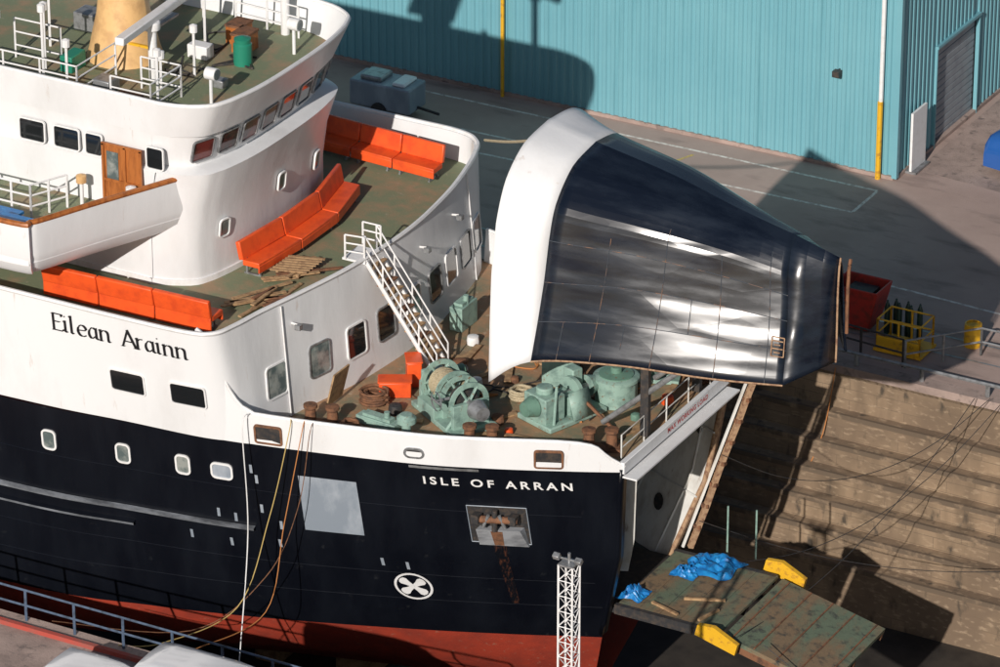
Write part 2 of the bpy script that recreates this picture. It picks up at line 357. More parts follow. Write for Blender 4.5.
cx,cz=-7.75,-5.5
mb=M()
def disc(r0,r1,mt,off,segs=28,a0=0,a1=360):
    A=[];B=[]
    for k in range(segs+1):
        t=math.radians(a0+(a1-a0)*k/segs);A.append(hp(cx+r0*math.cos(t),cz+r0*math.sin(t),off));B.append(hp(cx+r1*math.cos(t),cz+r1*math.sin(t),off))
    mb.grid([A,B],mt)
disc(.54,.62,WHITE2,.02)
for a in(40,140,220,320):
    A=[];B=[]
    ca,sa=math.cos(math.radians(a)),math.sin(math.radians(a))
    for s_,w_ in((0,.06),(.2,.1),(.36,.16),(.46,.13),(.5,.04)):
        A.append(hp(cx+s_*ca-w_*sa,cz+s_*sa+w_*ca,.024));B.append(hp(cx+s_*ca+w_*sa,cz+s_*sa-w_*ca,.024))
    mb.grid([A,B],WHITE2)
P(mb,'thruster_marking',label='white circle with four bladed cross thruster symbol')
for z,x0,x1 in((-3.45,-30,-12.6),(-4.05,-30,-17.0)):
    A=[];B=[];C=[];D=[]
    for i in range(41):
        x=x0+(x1-x0)*i/40;A.append(hp(x,z-.14));B.append(hp(x,z-.08,.16));C.append(hp(x,z+.0,.16));D.append(hp(x,z+.06,.02))
    mb=M();mb.grid([A,B,C,D],BLACK,(lambda i,j:DIMS if i>=1 else BLACK) if z>-3.6 else (lambda i,j:DIMS if i==1 else BLACK))
    P(mb,'rubbing_strake')
for z in(-1.9,-4.9,-6.1):
    mb=M();mb.tube([hp(-30+29*i/60,z) for i in range(59)],.014,BLACK,4);P(mb,'weld_seam')
def text(s,size,fn,mt,name,space=1,bold=0,shear=0,parent=None,lab=None):
    cu=bpy.data.curves.new(name,'FONT');cu.body=s;cu.size=size;cu.space_character=space;cu.align_x='CENTER';cu.align_y='CENTER';cu.offset=bold;cu.shear=shear;cu.resolution_u=4
    t=bpy.data.objects.new('t',cu);S.collection.objects.link(t);bpy.context.view_layer.update()
    me=bpy.data.meshes.new_from_object(t.evaluated_get(bpy.context.evaluated_depsgraph_get()));bpy.data.objects.remove(t)
    mb=M();mb.add([fn(v.co.x,v.co.y) for v in me.vertices],[tuple(p.vertices) for p in me.polygons],mt)
    return P(mb,name,parent=parent,label=lab)
text('ISLE OF ARRAN',.44,lambda u,v:hp(-4.4+u*1.1,-.66+v,.03),WHITE2,'ship_name',1.45,.009,lab='white capital letters ISLE OF ARRAN')
def sidep(u,v):
    x=-16.75+u;z=3.42+v;i=idx_x(x,z);p=wpt(i,z);n=wn(i,z);n=n if n.y<0 else -n;return p+n*.025
GL={'E':(1.0,[[(.12,1.5),(.12,0)],[(.0,1.48),(.8,1.48),(.82,1.3)],[(.12,.8),(.66,.8)],[(.0,.03),(.85,.03),(.88,.22)]]),
'i':(.5,[[(-.12,.9),(.04,1.02),(.04,.1),(.2,.02)],[(.0,1.36),(.09,1.42)]]),
'l':(.5,[[(-.12,1.46),(.04,1.58),(.04,.1),(.2,.02)]]),
'e':(.88,[[(.08,.5),(.68,.58),(.64,.85),(.4,1.0),(.14,.82),(.05,.45),(.18,.1),(.44,.0),(.7,.14)]]),
'a':(.96,[[(.6,.88),(.35,1.0),(.1,.72),(.06,.3),(.26,.02),(.6,.32)],[(.62,1.02),(.62,.1),(.8,.02)]]),
'n':(.97,[[(-.12,.9),(.02,1.02),(.02,0)],[(-.12,.01),(.18,.01)],[(.02,.7),(.22,.96),(.46,.96),(.6,.74),(.6,.1),(.78,.02)]]),
'r':(.62,[[(-.12,.9),(.02,1.02),(.02,0)],[(-.12,.01),(.18,.01)],[(.02,.7),(.2,.94),(.46,.98)]]),
'A':(1.16,[[(.0,.02),(.5,1.52)],[(.46,1.56),(1.02,.02)],[(.18,.5),(.8,.5)],[(-.12,.01),(.16,.01)],[(.86,.01),(1.18,.01)]])}
def nibtext(s,sx,sy,u0,v0,name,lab):
    W_=sum(GL[c][0] for c in s);mb=M();x=-W_/2;nb=V((math.cos(.5),math.sin(.5)))*.11;lay=0
    for ch in s:
        adv,strokes=GL[ch]
        for st_ in strokes:
            lay+=1
            src=crom(st_,3) if len(st_)>4 else st_
            pts=[V((p[0]+x,p[1])) for p in src]
            for a,b in zip(pts,pts[1:]):
                d=(b-a).normalized();nn=V((-d.y,d.x));h1=nb if abs(nb.dot(nn))>.05 else nn*.05
                q=[a-h1,b-h1,b+h1,a+h1]
                vv=[]
                for t in q:
                    p=sidep(t.x*sx+u0,t.y*sy+v0);p.y-=.002*(lay%4);vv.append(p)
                mb.add(vv,[(0,1,2,3)],BLACKL)
        x+=adv
    return P(mb,name,label=lab)
for wd,uc in(('Eilean',-1.42),('Arainn',1.42)):
    nibtext(wd,.495,.44,uc,-.3,'gaelic_ship_name','black calligraphic lettering '+wd+' on white side')
mb=M();mb.box((-.62,.85,.14),(.2,7.7,.42),WHITE);P(mb,'bow_coaming',bevel=.02)
mb=M();mb.box((-.35,.85,-.2),(.55,7.6,.06),WHITE);P(mb,'bow_sill')
text('MAX WORKING LOAD',.26,lambda u,v:V((-.515,1.6+u,.15+v)),REDL,'load_warning',1.15,.006,lab='red warning lettering on white coaming')
for side in(-1,1):
    A=[];B=[]
    for k in range(13):
        z=.1-7.6*k/12;e=xe(z);h=hb(e,z);A.append((e+.02,YC+side*(h+.05),z));B.append((e+.02,YC+side*(h-.33),z))
    mb=M();mb.grid([A,B],TAN if side>0 else BLACK);P(mb,'portal_flange',solid=.14)
mb=M();a=V((.35,4.95,.25));b=V((-1.5,3.9,-6.3));mb.tube([a.lerp(b,k/8)+V((random.uniform(-.03,.03),0,0)) for k in range(9)],.13,TAN,4);mb.tube([a+V((-.22,-.1,0)),b+V((-.22,-.1,0))],.06,WHITE3,5)
for k in range(1,8):
    p=a.lerp(b,k/8);mb.box(p,(.26,.2,.14),RUST)
P(mb,'locking_strut',label='long slanted rusty strut at bow opening')
rows=[]
for k in range(9):
    z=-.3-6.3*k/8;r=[]
    for j in range(9):
        x=xe(z)-.05-(5)*j/8;r.append((x,YC+hb(x,z)-.35,z))
    rows.append(r)
mb=M();mb.grid(rows,WHITE3);lining=P(mb,'bow_lining',label='white plated inner side of bow')
for j in(1,4,7):
    mb=M();mb.tube([V(rows[k][j])-V((0,.05,0)) for k in range(9)],.05,WHITE3,4);obj(mb,'rib',lining)
for k in(2,5):
    mb=M();mb.tube([V(rows[k][j])-V((0,.06,0)) for j in range(9)],.045,WHITE3,4);obj(mb,'stringer',lining)
for x,z,w_,h_ in((-2.9,-5.0,.45,.55),(-1.6,-2.0,.3,.4)):
    mb=M();q=[(x+w_/2*math.cos(t*math.pi/6),YC+hb(x+w_/2*math.cos(t*math.pi/6),z+h_/2*math.sin(t*math.pi/6))-.42,z+h_/2*math.sin(t*math.pi/6)) for t in range(12)]
    mb.add(q,[tuple(range(12))],DARK);obj(mb,'dark_recess',lining)
mb=M();mb.grid([[(p[0],2*YC-p[1]+.9,p[2]) for p in r] for r in rows[:7]],WHITE3);P(mb,'bow_lining')
mb=M();mb.box((-5.4,YC,-3.3),(.2,8.0,6),WHITE3);P(mb,'bow_bulkhead')
mb=M();mb.box((-5.25,YC,-3.9),(.1,4.6,4.6),GREYP);P(mb,'inner_bow_door')
mb=M();mb.box((-3.6,YC,-6.45),(4,4.2,.2),DARK);P(mb,'car_deck')
# bow ramp
mb=M()
for i in range(5): mb.box((-1.2+.78*i,.85,-6.08+random.uniform(-.008,.008)),(.765,4.5,.1),PLATE)
mb.box((.3,-1.35,-6.2),(3.9,.18,.35),DARK);mb.box((.3,3.05,-6.2),(3.9,.18,.35),DARK);mb.box((.3,.85,-6.32),(3.9,.18,.35),DARK)
ramp=P(mb,'bow_ramp',label='worn green bow ramp lowered over the dock')
mb=M();Ry=Matrix.Rotation(math.radians(13),3,'Y')
FX=lambda s:(2.45+s*math.cos(math.radians(13)),-6.18-s*math.sin(math.radians(13)))
x,z=FX(2.0);mb.box((x,.85,z),(4.0,4.5,.16),PLATE,Ry)
for i in range(5):
    x,z=FX(.3+.85*i);mb.box((x+.02,.85,z+.09),(.05,4.4,.05),RUST,Ry)
x,z=FX(2.0)
for y in(-1.3,.85,3.0): mb.box((x,y,z-.2),(3.9,.14,.3),RUST,Ry)
obj(mb,'ramp_flap',ramp,label='rusty outer flap of the ramp')
for y in(-1.75,3.45):
    mb=M();mb.add([(1.6,y-.09,-6.1),(3.1,y-.09,-6.5),(3.2,y-.09,-6.1),(2.3,y-.09,-5.65),(1.7,y-.09,-5.7)]+[(1.6,y+.09,-6.1),(3.1,y+.09,-6.5),(3.2,y+.09,-6.1),(2.3,y+.09,-5.65),(1.7,y+.09,-5.7)],[(0,1,2,3,4),(9,8,7,6,5)]+[(i,(i+1)%5,5+(i+1)%5,5+i) for i in range(5)],YEL)
    obj(mb,'hinge_bracket',ramp,label='yellow painted hinge bracket')
# ---------------------------------------------------------------- visor
ARC=[
 (-5.5,-5.6,[(-3.25,2.25),(-3.15,4.3),(-3.0,6.1),(-2.65,7.8),(-1.95,9.1),(-.7,9.9),(1,10.1)]),
 (-4.0,-3.8,[(-3.1,3.3),(-2.68,4.6),(-2.32,5.9),(-2.05,7.3),(-1.65,8.45),(-.55,9.4),(1,9.7)]),
 (-1.0,-.9,[(-2.72,3.72),(-2.2,4.95),(-1.79,6.1),(-1.5,7.2),(-1.22,8.1),(-.25,8.92),(1,9.12)]),
 (2.0,1.4,[(-2.0,3.65),(-1.49,4.85),(-1.12,5.9),(-.86,6.85),(-.6,7.65),(.15,8.28),(1,8.47)]),
 (4.3,3.6,[(-1.2,3.6),(-.77,4.65),(-.45,5.55),(-.22,6.35),(.0,7.05),(.42,7.7),(1,7.95)]),
 (5.35,5.2,[(.55,3.95),(.62,4.6),(.66,5.25),(.7,5.9),(.76,6.55),(.86,7.2),(1,7.5)])]
def station(a):
    xf,xa,l=a;n=len(l)-1
    pts=[(xf+(xa-xf)*(i/n),y,z) for i,(y,z) in enumerate(l)];half=[]
    cr=crom(pts,5)
    for i in range(n):
        for k in range(5):
            lin=V(pts[i]).lerp(V(pts[i+1]),k/5);w_=.9 if i<3 else .15
            half.append(tuple(lin.lerp(V(cr[i*5+k]),1-w_)))
    half.append(pts[-1])
    far=[(x,2*YC-y,z) for x,y,z in half[:-1]][::-1]
    return half+far
st=[station(a) for a in ARC]
nj=len(st[0])
cols=[crom([s[j] for s in st[:5]],6) for j in range(nj)]
allr=[[c[i] for c in cols] for i in range(25)]
visor=P(M().grid(allr[6:],VIS),'bow_visor',label='raised glossy navy bow visor with dented plating',solid=.08,ang=3)
obj(M().grid(allr[:7],WHITE),'visor_bulwark_band',visor,label='white painted bulwark band of the visor',solid=.06,ang=25)
last=allr[-1];end=st[5]
nose=[last]
for f in(.33,.67): nose.append([tuple(V(a).lerp(V(b),f)) for a,b in zip(last,end)])
nose.append(end)
obj(M().grid(nose,VIS),'visor_nose_plate',visor,solid=.08,ang=4)
mb=M();mb.tube([tuple(V(p)+V((.02,0,0))) for p in end[:len(end)//2+1]],.035,TAN);obj(mb,'stem_bar',visor)
mb=M();mb.tube([tuple(V(p)+V((.12,.55,-.25))) for p in end[8:31]],.06,RUST);obj(mb,'visor_end_frame',visor,label='rusty frame at the visor foot')
def vpt(i,j,off=.01):
    i0=int(i);i1=min(i0+1,len(allr)-1);t=i-i0;j0=int(j);j1=min(j0+1,nj-1);s=j-j0
    a=V(allr[i0][j0]).lerp(V(allr[i1][j0]),t);b=V(allr[i0][j1]).lerp(V(allr[i1][j1]),t);p=a.lerp(b,s)
    return p+V((0,-off,off*.5))
def seam(pts): 
    obj(M().tube(pts,.014,SEAM,4),'visor_weld_seam',visor)
for j in(5,10,15): seam([vpt(6+i*.5,j) for i in range(37)])
for i,j0 in((10.2,18),(14.1,22),(18.3,20),(22.0,24)): seam([vpt(i,j) for j in range(0,j0)])
for i0,j0,j1 in((12,2,5),(16.2,5,10),(8,0,5)): seam([vpt(i0,j0+(j1-j0)*k/4) for k in range(5)])
mb=M();q=[vpt(22.4,4,.03),vpt(23.8,4,.03),vpt(23.8,7,.03),vpt(22.4,7,.03)]
for k in range(4): mb.cyl(q[k],q[(k+1)%4],.022,TAN,5)
for k in range(1,5):
    a=q[0].lerp(q[3],k/5);b=q[1].lerp(q[2],k/5);mb.cyl(a.lerp(b,.2 if k%2 else 0),b.lerp(a,.3 if k%2 else .1),.025,TAN,5)
obj(mb,'visor_cut_mark',visor,label='tan rectangle chalked on the plating')
mb=M();mb.tube([allr[i][0] for i in range(6,25)],.035,TAN,5);obj(mb,'visor_edge_strip',visor)
mb=M();mb.tube([allr[i][-1] for i in range(25)],.05,TAN,5);obj(mb,'visor_edge_strip',visor)
for y in(-.6,3.2):
    mb=M();mb.box((-1.0,y,2.3),(.3,.2,4.2),DARK);mb.box((-.2,y,3.4),(2.6,.18,.3),DARK);mb.cyl((-2.6,y,.3),(.6,y,3.2),.1,STEEL);obj(mb,'visor_hinge_arm',visor)
for i in(3,8,13,18,23):
    r=allr[i];obj(M().tube([tuple(V(r[j]).lerp(V((r[j][0],YC,5)),.09)) for j in range(0,nj,2)],.08,WHITE2,5),'visor_rib',visor)
# ---------------------------------------------------------------- bridge house
def arcx(y,ex=0): t=(y-YC)/4.9;return -16.3-.85*abs(t)**3+ex
def front(half,ex,back=-36):
    pts=[(back,YC-half),(-20,YC-half),(arcx(YC-4.85)+ex-1.2,YC-half)]
    n=15
    for k in range(n):
        y0=YC-4.35+8.7*k/(n-1);y=YC+(y0-YC)*half/4.85;pts.append((arcx(y0)+ex-(.16 if k in(0,n-1) else 0),y))
    pts+=[(arcx(YC+4.85)+ex-1.2,YC+half),(-20,YC+half),(back,YC+half)]
    return crom(pts,4)
low=front(4.85,0);roofp=front(5.0,.5)
mb=M()
rows=[[(x,y,z) for x,y in p] for p,z in((low,3.2),(low,4.9),(front(4.85,.2),6.2),(front(4.95,.6),7.45),(front(4.8,.46),7.52),(front(4.75,.0),7.6),(front(4.9,.4),8.95))]
mb.grid(rows,WHITE)
bridge=P(mb,'bridge_house',label='white bridge house with curved window front')
mb=M();mb.wall(low,3.2,3.4,-.06,WHITE2);obj(mb,'bridge_skirting',bridge)
for y in(-3.1,-1.95,-.8,.4,1.6,2.8,4.0,5.1):
    a=V((arcx(y+.1)-arcx(y-.1),.2,0)).normalized();n=V((a.y,-a.x,-.28))
    window(bridge,(arcx(y)+.215,y,8.25),n,.84,.78,.08,REDGLASS if y<2.5 else GLASS,fw=.05,frame=STEEL,name='bridge_window')
for y,z in((-2.1,5.0),(1.2,5.5),(3.9,5.2)):
    a=V((arcx(y+.1)-arcx(y-.1),.2,0)).normalized();window(bridge,(arcx(y)+.06+max(0,z-4.9)*.15,y,z),(a.y,-a.x,-.12),.42,.62,.1,PALEGLASS,fw=.05)
ys=YC-4.88
for x in(-22.9,-21.5,-20.4,-17.95): window(bridge,(x,ys-.06,7.95),(0,-1,0),.98 if x<-21 else .62,.74,.08,GLASS,fw=.05)
DX=-19.2
mb=M();mb.box((DX,ys-.14,7.0),(1.5,.1,2.2),WOOD);dr=obj(mb,'wheelhouse_door',bridge,label='varnished wooden wheelhouse door',bevel=.01)
mb=M();mb.box((DX-.38,ys-.2,7.4),(.46,.04,1.0),PALEGLASS);obj(mb,'door_glass',dr)
mb=M()
for x in(-.75,.12,.75): mb.box((DX+x,ys-.21,7.0),(.09,.08,2.3),WOOD)
mb.box((DX,ys-.21,8.15),(1.6,.08,.1),WOOD);mb.box((DX,ys-.21,6.0),(1.6,.08,.25),WOOD);mb.box((DX,ys-.21,6.85),(1.6,.07,.1),WOOD);obj(mb,'door_frame',dr)
mb=M();mb.poly(roofp,8.95,GREEN,9.03);obj(mb,'roof_deck',bridge)
p1=front(5.0,.5);p2=front(5.2,1.05)
A=[(x,y,8.85) for x,y in p1];B=[(x,y,10.1) for x,y in p2];C=[(x-.14,YC+(y-YC)*.975,10.1) for x,y in p2];D=[(x-.14,YC+(y-YC)*.975,9.0) for x,y in p1]
mb=M();mb.grid([A,B,C,D],WHITE);obj(mb,'roof_parapet',bridge,label='flared white parapet above the windows')
mb=M();mb.tube([(x-.07,YC+(y-YC)*.987,10.13) for x,y in p2],.07,WHITE2);obj(mb,'parapet_rail',bridge)
def rail(mb,pts,h,mt,r=.03,rails=3,step=1.3):
    for a,b in zip(pts,pts[1:]):
        a=V(a);b=V(b);n=max(1,int((b-a).length/step))
        for k in range(n+1):
            p=a.lerp(b,k/n);mb.cyl(p,p+V((0,0,h)),r*1.3,mt,6)
        for k in range(rails):
            q=V((0,0,h*(k+1)/rails));mb.cyl(a+q,b+q,r,mt,6)
for pts,hh in(([(-26,-3.2,9.0),(-21.5,-3.2,9.0),(-21.5,-.8,9.0)],1.3),([(-20.2,-3.1,9.0),(-18.6,-3.1,9.0),(-18.6,-1.2,9),(-20.2,-1.2,9)],1.2),([(-20.5,5.4,9.0),(-17.8,5.2,9.0)],1.2),([(-25.5,-1.0,9.0),(-23.6,-1.0,9.0)],1.5)):
    mb=M();rail(mb,pts,hh,WHITE2);obj(mb,'roof_railing',bridge)
mb=M();mb.lathe((-22.3,1,9.03),[(1.35,0),(1.25,.3),(.95,1.6),(.72,3.5),(.6,5.5),(.4,6.5),(.3,10),(0,10)],BEIGE,26);mb.cyl((-22.3,-1.8,16),(-22.3,3.8,16),.1,BEIGE,8);mb.box((-22.3,1,13.6),(2.2,3.0,.12),BEIGE);mast=P(mb,'signal_mast',label='buff painted conical mast base on bridge roof')
mb=M();mb.box((-21.2,.2,9.9),(1.6,.1,.08),YEL);obj(mb,'mast_bracket',mast)
mb=M();mb.box((-20.8,1.2,10.6),(.5,1.2,.08),STEEL);mb.cyl((-21.6,1.2,10.5),(-20.8,1.2,10.6),.05,STEEL);obj(mb,'mast_platform',mast)
def radar(x,y,z0,z1,L,rot,lab):
    mb=M();mb.cyl((x,y,z0),(x,y,z1-.3),.16,WHITE2);mb.cyl((x,y,z1-.4),(x,y,z1-.1),.3,WHITE2);mb.box((x,y,z1),(.35,L,.28),WHITE2,Matrix.Rotation(math.radians(rot),3,'Z'));P(mb,'radar_scanner',label=lab,bevel=.04)
radar(-20.3,-.3,9,11.25,4.6,4,'white bar radar scanner on post')
radar(-18.4,5.3,9,13.0,2.6,70,'tall white radar scanner on pole')
mb=M();mb.lathe((-18.3,2.3,9.03),[(.0,0),(.33,0),(.33,.75),(.28,.8),(.3,.95),(.0,1.05)],GREENB);P(mb,'deck_bin',label='dark green round bin on roof')
for x,y in((-18.9,3.4),(-19.5,4.0)):
    mb=M();mb.box((x,y,9.35),(.6,.8,.65),WOOD);mb.box((x,y,9.7),(.66,.86,.08),RUST);P(mb,'deck_locker')
for x,y,h in((-24,-1.4,2.2),(-23.4,-2.4,2.6),(-25,.4,2.4),(-19.2,0.6,1.6),(-18.9,-2.2,1.8),(-22.3,-2.6,1.6),(-25.4,-2.2,1.9),(-19.6,-.9,1.1),(-20.4,3.2,2.4),(-21.2,4.4,1.6)):
    mb=M();mb.cyl((x,y,9),(x,y,9+h),.05,WHITE2,6);mb.lathe((x,y,9+h),[(0,0),(.14,.05),(.14,.3),(0,.36)],WHITE2,10);P(mb,'antenna_post')
for x,y in((-17.4,-1.2),(-17.2,3.9)):
    mb=M();mb.cyl((x,y,9),(x,y,10.0),.06,WHITE2,8);mb.cyl((x-.15,y,10.15),(x+.25,y,10.15),.22,WHITE2,14);mb.cyl((x+.25,y,10.15),(x+.27,y,10.15),.19,PALEGLASS,14);P(mb,'searchlight')
for x,y,sx,sy,h,m_ in((-24.4,2.4,1.4,.8,.7,STEEL),(-19.9,2.1,.8,.5,.5,WHITE2),(-21.2,-1.9,.7,.7,.45,STEEL),(-23.2,-.9,.5,.9,.6,GREENB),(-20.0,-2.2,.9,.3,.25,RUST),(-17.9,.2,.4,.4,.3,STEEL)):
    mb=M();mb.box((x,y,9.03+h/2),(sx,sy,h),m_);P(mb,'roof_vent_box',bevel=.04)
for k in range(4):
    x,y=random.uniform(-21,-18),random.uniform(-2,4);mb=M();mb.tube(crom([(x+random.uniform(-1,1),y+random.uniform(-1.2,1.2),9.07) for _ in range(5)],8),.035,DARK,5);P(mb,'roof_cable')
# wing
W=[(-16.75,-2.2),(-16.95,-3.1),(-17.45,-4.2),(-18.6,-6.8),(-19.3,-8.5),(-19.6,-9.05),(-20.15,-9.35),(-26,-9.35)]
wc=crom(W,5);ZB,ZT,ZF=5.15,7.2,5.82
def ft(i): return min(1,i/ (len(wc)*.35))
mb=M();mb.grid([[(x-.35,y+.6,ZB) for x,y in wc],[(x-.12,y+.22,ZB+.35) for x,y in wc],[(x-.02,y+.05,ZB+.9) for x,y in wc],[(x,y,ZT) for x,y in wc],[(x-.1,y+.08,ZT) for x,y in wc],[(x-.1,y+.08,ZF-.1) for x,y in wc]],WHITE)
mb.poly([(x-.35,y+.6) for x,y in wc]+[(-26,-3.2),(-17.6,-1.6)],ZB,WHITE,ZF-.05)
wing=P(mb,'bridge_wing',label='white bridge wing with wooden capping rail')
mb=M();mb.poly([(x-.12,y+.08) for x,y in wc[8:]]+[(-26,-3.75),(-17.6,-3.75)],ZF,GREEN);obj(mb,'wing_deck',wing)
mb=M();mb.tube([(x-.04,y+.03,ZT+.05) for x,y in wc],.1,WOOD,8);obj(mb,'wooden_capping_rail',wing)
mb=M();mb.box((-20.9,-8.2,ZF+.45),(1.3,.7,.8),GREYP);mb.box((-20.9,-8.2,ZF+.9),(1.35,.75,.1),BLUE);obj(mb,'wing_console',wing,bevel=.02)
mb=M();rail(mb,[(-25.5,-6.1,ZF),(-21.6,-6.1,ZF),(-21.0,-4.8,ZF)],1.2,WHITE2,r=.035,rails=3,step=.7);obj(mb,'wing_railing',wing)
mb=M();mb.box((-22.6,-7.2,ZF+.3),(2.6,.5,.5),WHITE2);mb.box((-22.6,-7.2,ZF+.6),(2.6,.5,.1),BLUE);obj(mb,'wing_locker',wing)
for x in(-18.6,-20.6):
    mb=M();mb.cyl((x,-4.5,ZF),(x,-4.5,ZF+.85),.07,WHITE2);mb.lathe((x,-4.5,ZF+.85),[(0,0),(.18,.05),(.18,.3),(0,.36)],BEIGE if x<-20 else WHITE2,12);obj(mb,'wing_repeater',wing)
# stair
mb=M();a=V((-11.9,.0,4.15));b=V((-9.4,.5,.05));sd=V((-.12,.99,0)).normalized()*.5
for s_ in(-1,1):
    mb.cyl(a+sd*s_,b+sd*s_,.08,WHITE2,6)
    for h in(.45,.9): mb.cyl(a+sd*s_+V((0,0,h)),b+sd*s_+V((0,0,h)),.03,WHITE2,6)
    for k in range(5):
        p=a.lerp(b,k/4)+sd*s_;mb.cyl(p,p+V((0,0,.9)),.03,WHITE2,6)
stair=P(mb,'companion_ladder',label='white steel stair from promenade to foredeck')
mb=M()
for k in range(1,13):
    p=a.lerp(b,k/13);mb.box(p,(.3,.95,.05),PLANK if k%3 else RUST)
obj(mb,'stair_treads',stair)
mb=M();mb.box((-12.2,-.1,4.1),(.9,1.1,.08),WHITE2);rail(mb,[(-12.5,-.7,4.14),(-11.8,-.6,4.14)],.9,WHITE2);rail(mb,[(-12.5,.5,4.14),(-11.8,.5,4.14)],.9,WHITE2);obj(mb,'landing_platform',stair)
for y in(-4.4,2.9,5.8):
    i=idx_y(y,3.3);p=wpt(i,3.3);n=wn(i,3.3);mb=M();mb.cyl(p,p+n*.25,.04,WHITE2,6);mb.box(p+n*.3+V((0,0,-.08)),(.2,.2,.18),STEEL);obj(mb,'wall_lamp',house)
for y in(-4.9,7.5):
    i=idx_y(y,3.0);mb=M();mb.tube([wpt(i,z)+wn(i,z)*.05 for z in(.05,1,2,3,4.1)],.03,WHITE2,6);obj(mb,'wall_pipe',house)
# ---------------------------------------------------------------- benches
def bench(p0,p1,bk,z=3.2,solidback=False):
    p0=V((p0[0],p0[1],z));p1=V((p1[0],p1[1],z));d=(p1-p0).normalized();L=(p1-p0).length-.04;bk=V((bk[0],bk[1],0)).normalized()
    R=Matrix((d,bk,V((0,0,1)))).transposed();c=(p0+p1)/2
    r=root('bench',c,'chunky orange passenger bench on the green deck','bench','orange deck benches')
    mb=M();mb.box(c-bk*.12+V((0,0,.5)),(L,.66,.2),ORANGE,R);mb.box(c-bk*.43+V((0,0,.36)),(L,.06,.3),ORANGE,R);obj(mb,'seat',r,bevel=.04)
    Rt=R@Matrix.Rotation(math.radians(-12),3,'X');mb=M()
    mb.box(c+bk*.34+V((0,0,.9)),(L,.18,.68),ORANGE,Rt)
    if solidback: mb.box(c+bk*.3+V((0,0,.35)),(L,.1,.6),ORANGE,R)
    obj(mb,'backrest',r,bevel=.04)
    for s_ in(-1,1):
        e=c+d*s_*(L/2-.25);mb=M();mb.box(e-bk*.3+V((0,0,.21)),(.06,.06,.42),STEEL,R);mb.box(e+bk*.2+V((0,0,.3)),(.06,.06,.6),STEEL,R);mb.box(e-bk*.03+V((0,0,.03)),(.08,.66,.05),STEEL,R);obj(mb,'leg',r)
for k in range(3): bench((-21.0+2.2*k,-6.15+.07*k),(-18.8+2.2*k,-6.08+.07*k),(0,-1),3.2,True)
for k in range(3):
    q=lambda t:(arcx(-1.9+7.4*t)+.8+.15*t,-1.9+7.4*t)
    bench(q(k/3),q((k+1)/3),(-1,0))
for k in range(3): bench((-19.3+1.8*k,8.65-.12*k),(-17.5+1.8*k,8.53-.12*k),(0,1))
pile=root('plank_pile',(-14.3,-3,3.2),'loose timber planks and pallets on deck','timber')
for k in range(20):
    mb=M();R=Matrix.Rotation(random.uniform(.7,1.6),3,'Z');mb.box((-14.1+random.uniform(-.6,.6),-2.4+random.uniform(-1.9,2.0),3.26+.05*(k%5)),(random.uniform(1.0,2.4),.14,.05),PLANK if k%3 else RUST,R);obj(mb,'plank',pile)
mb=M()
for k in range(7): mb.box((-14.4,-.3+.2*k-1,3.5),(1.3,.12,.04),PLANK,Matrix.Rotation(.3,3,'Z'))
mb.box((-14.8,-.7,3.42),(.1,1.4,.1),PLANK);mb.box((-14.0,-.7,3.42),(.1,1.4,.1),PLANK);obj(mb,'pallet',pile)
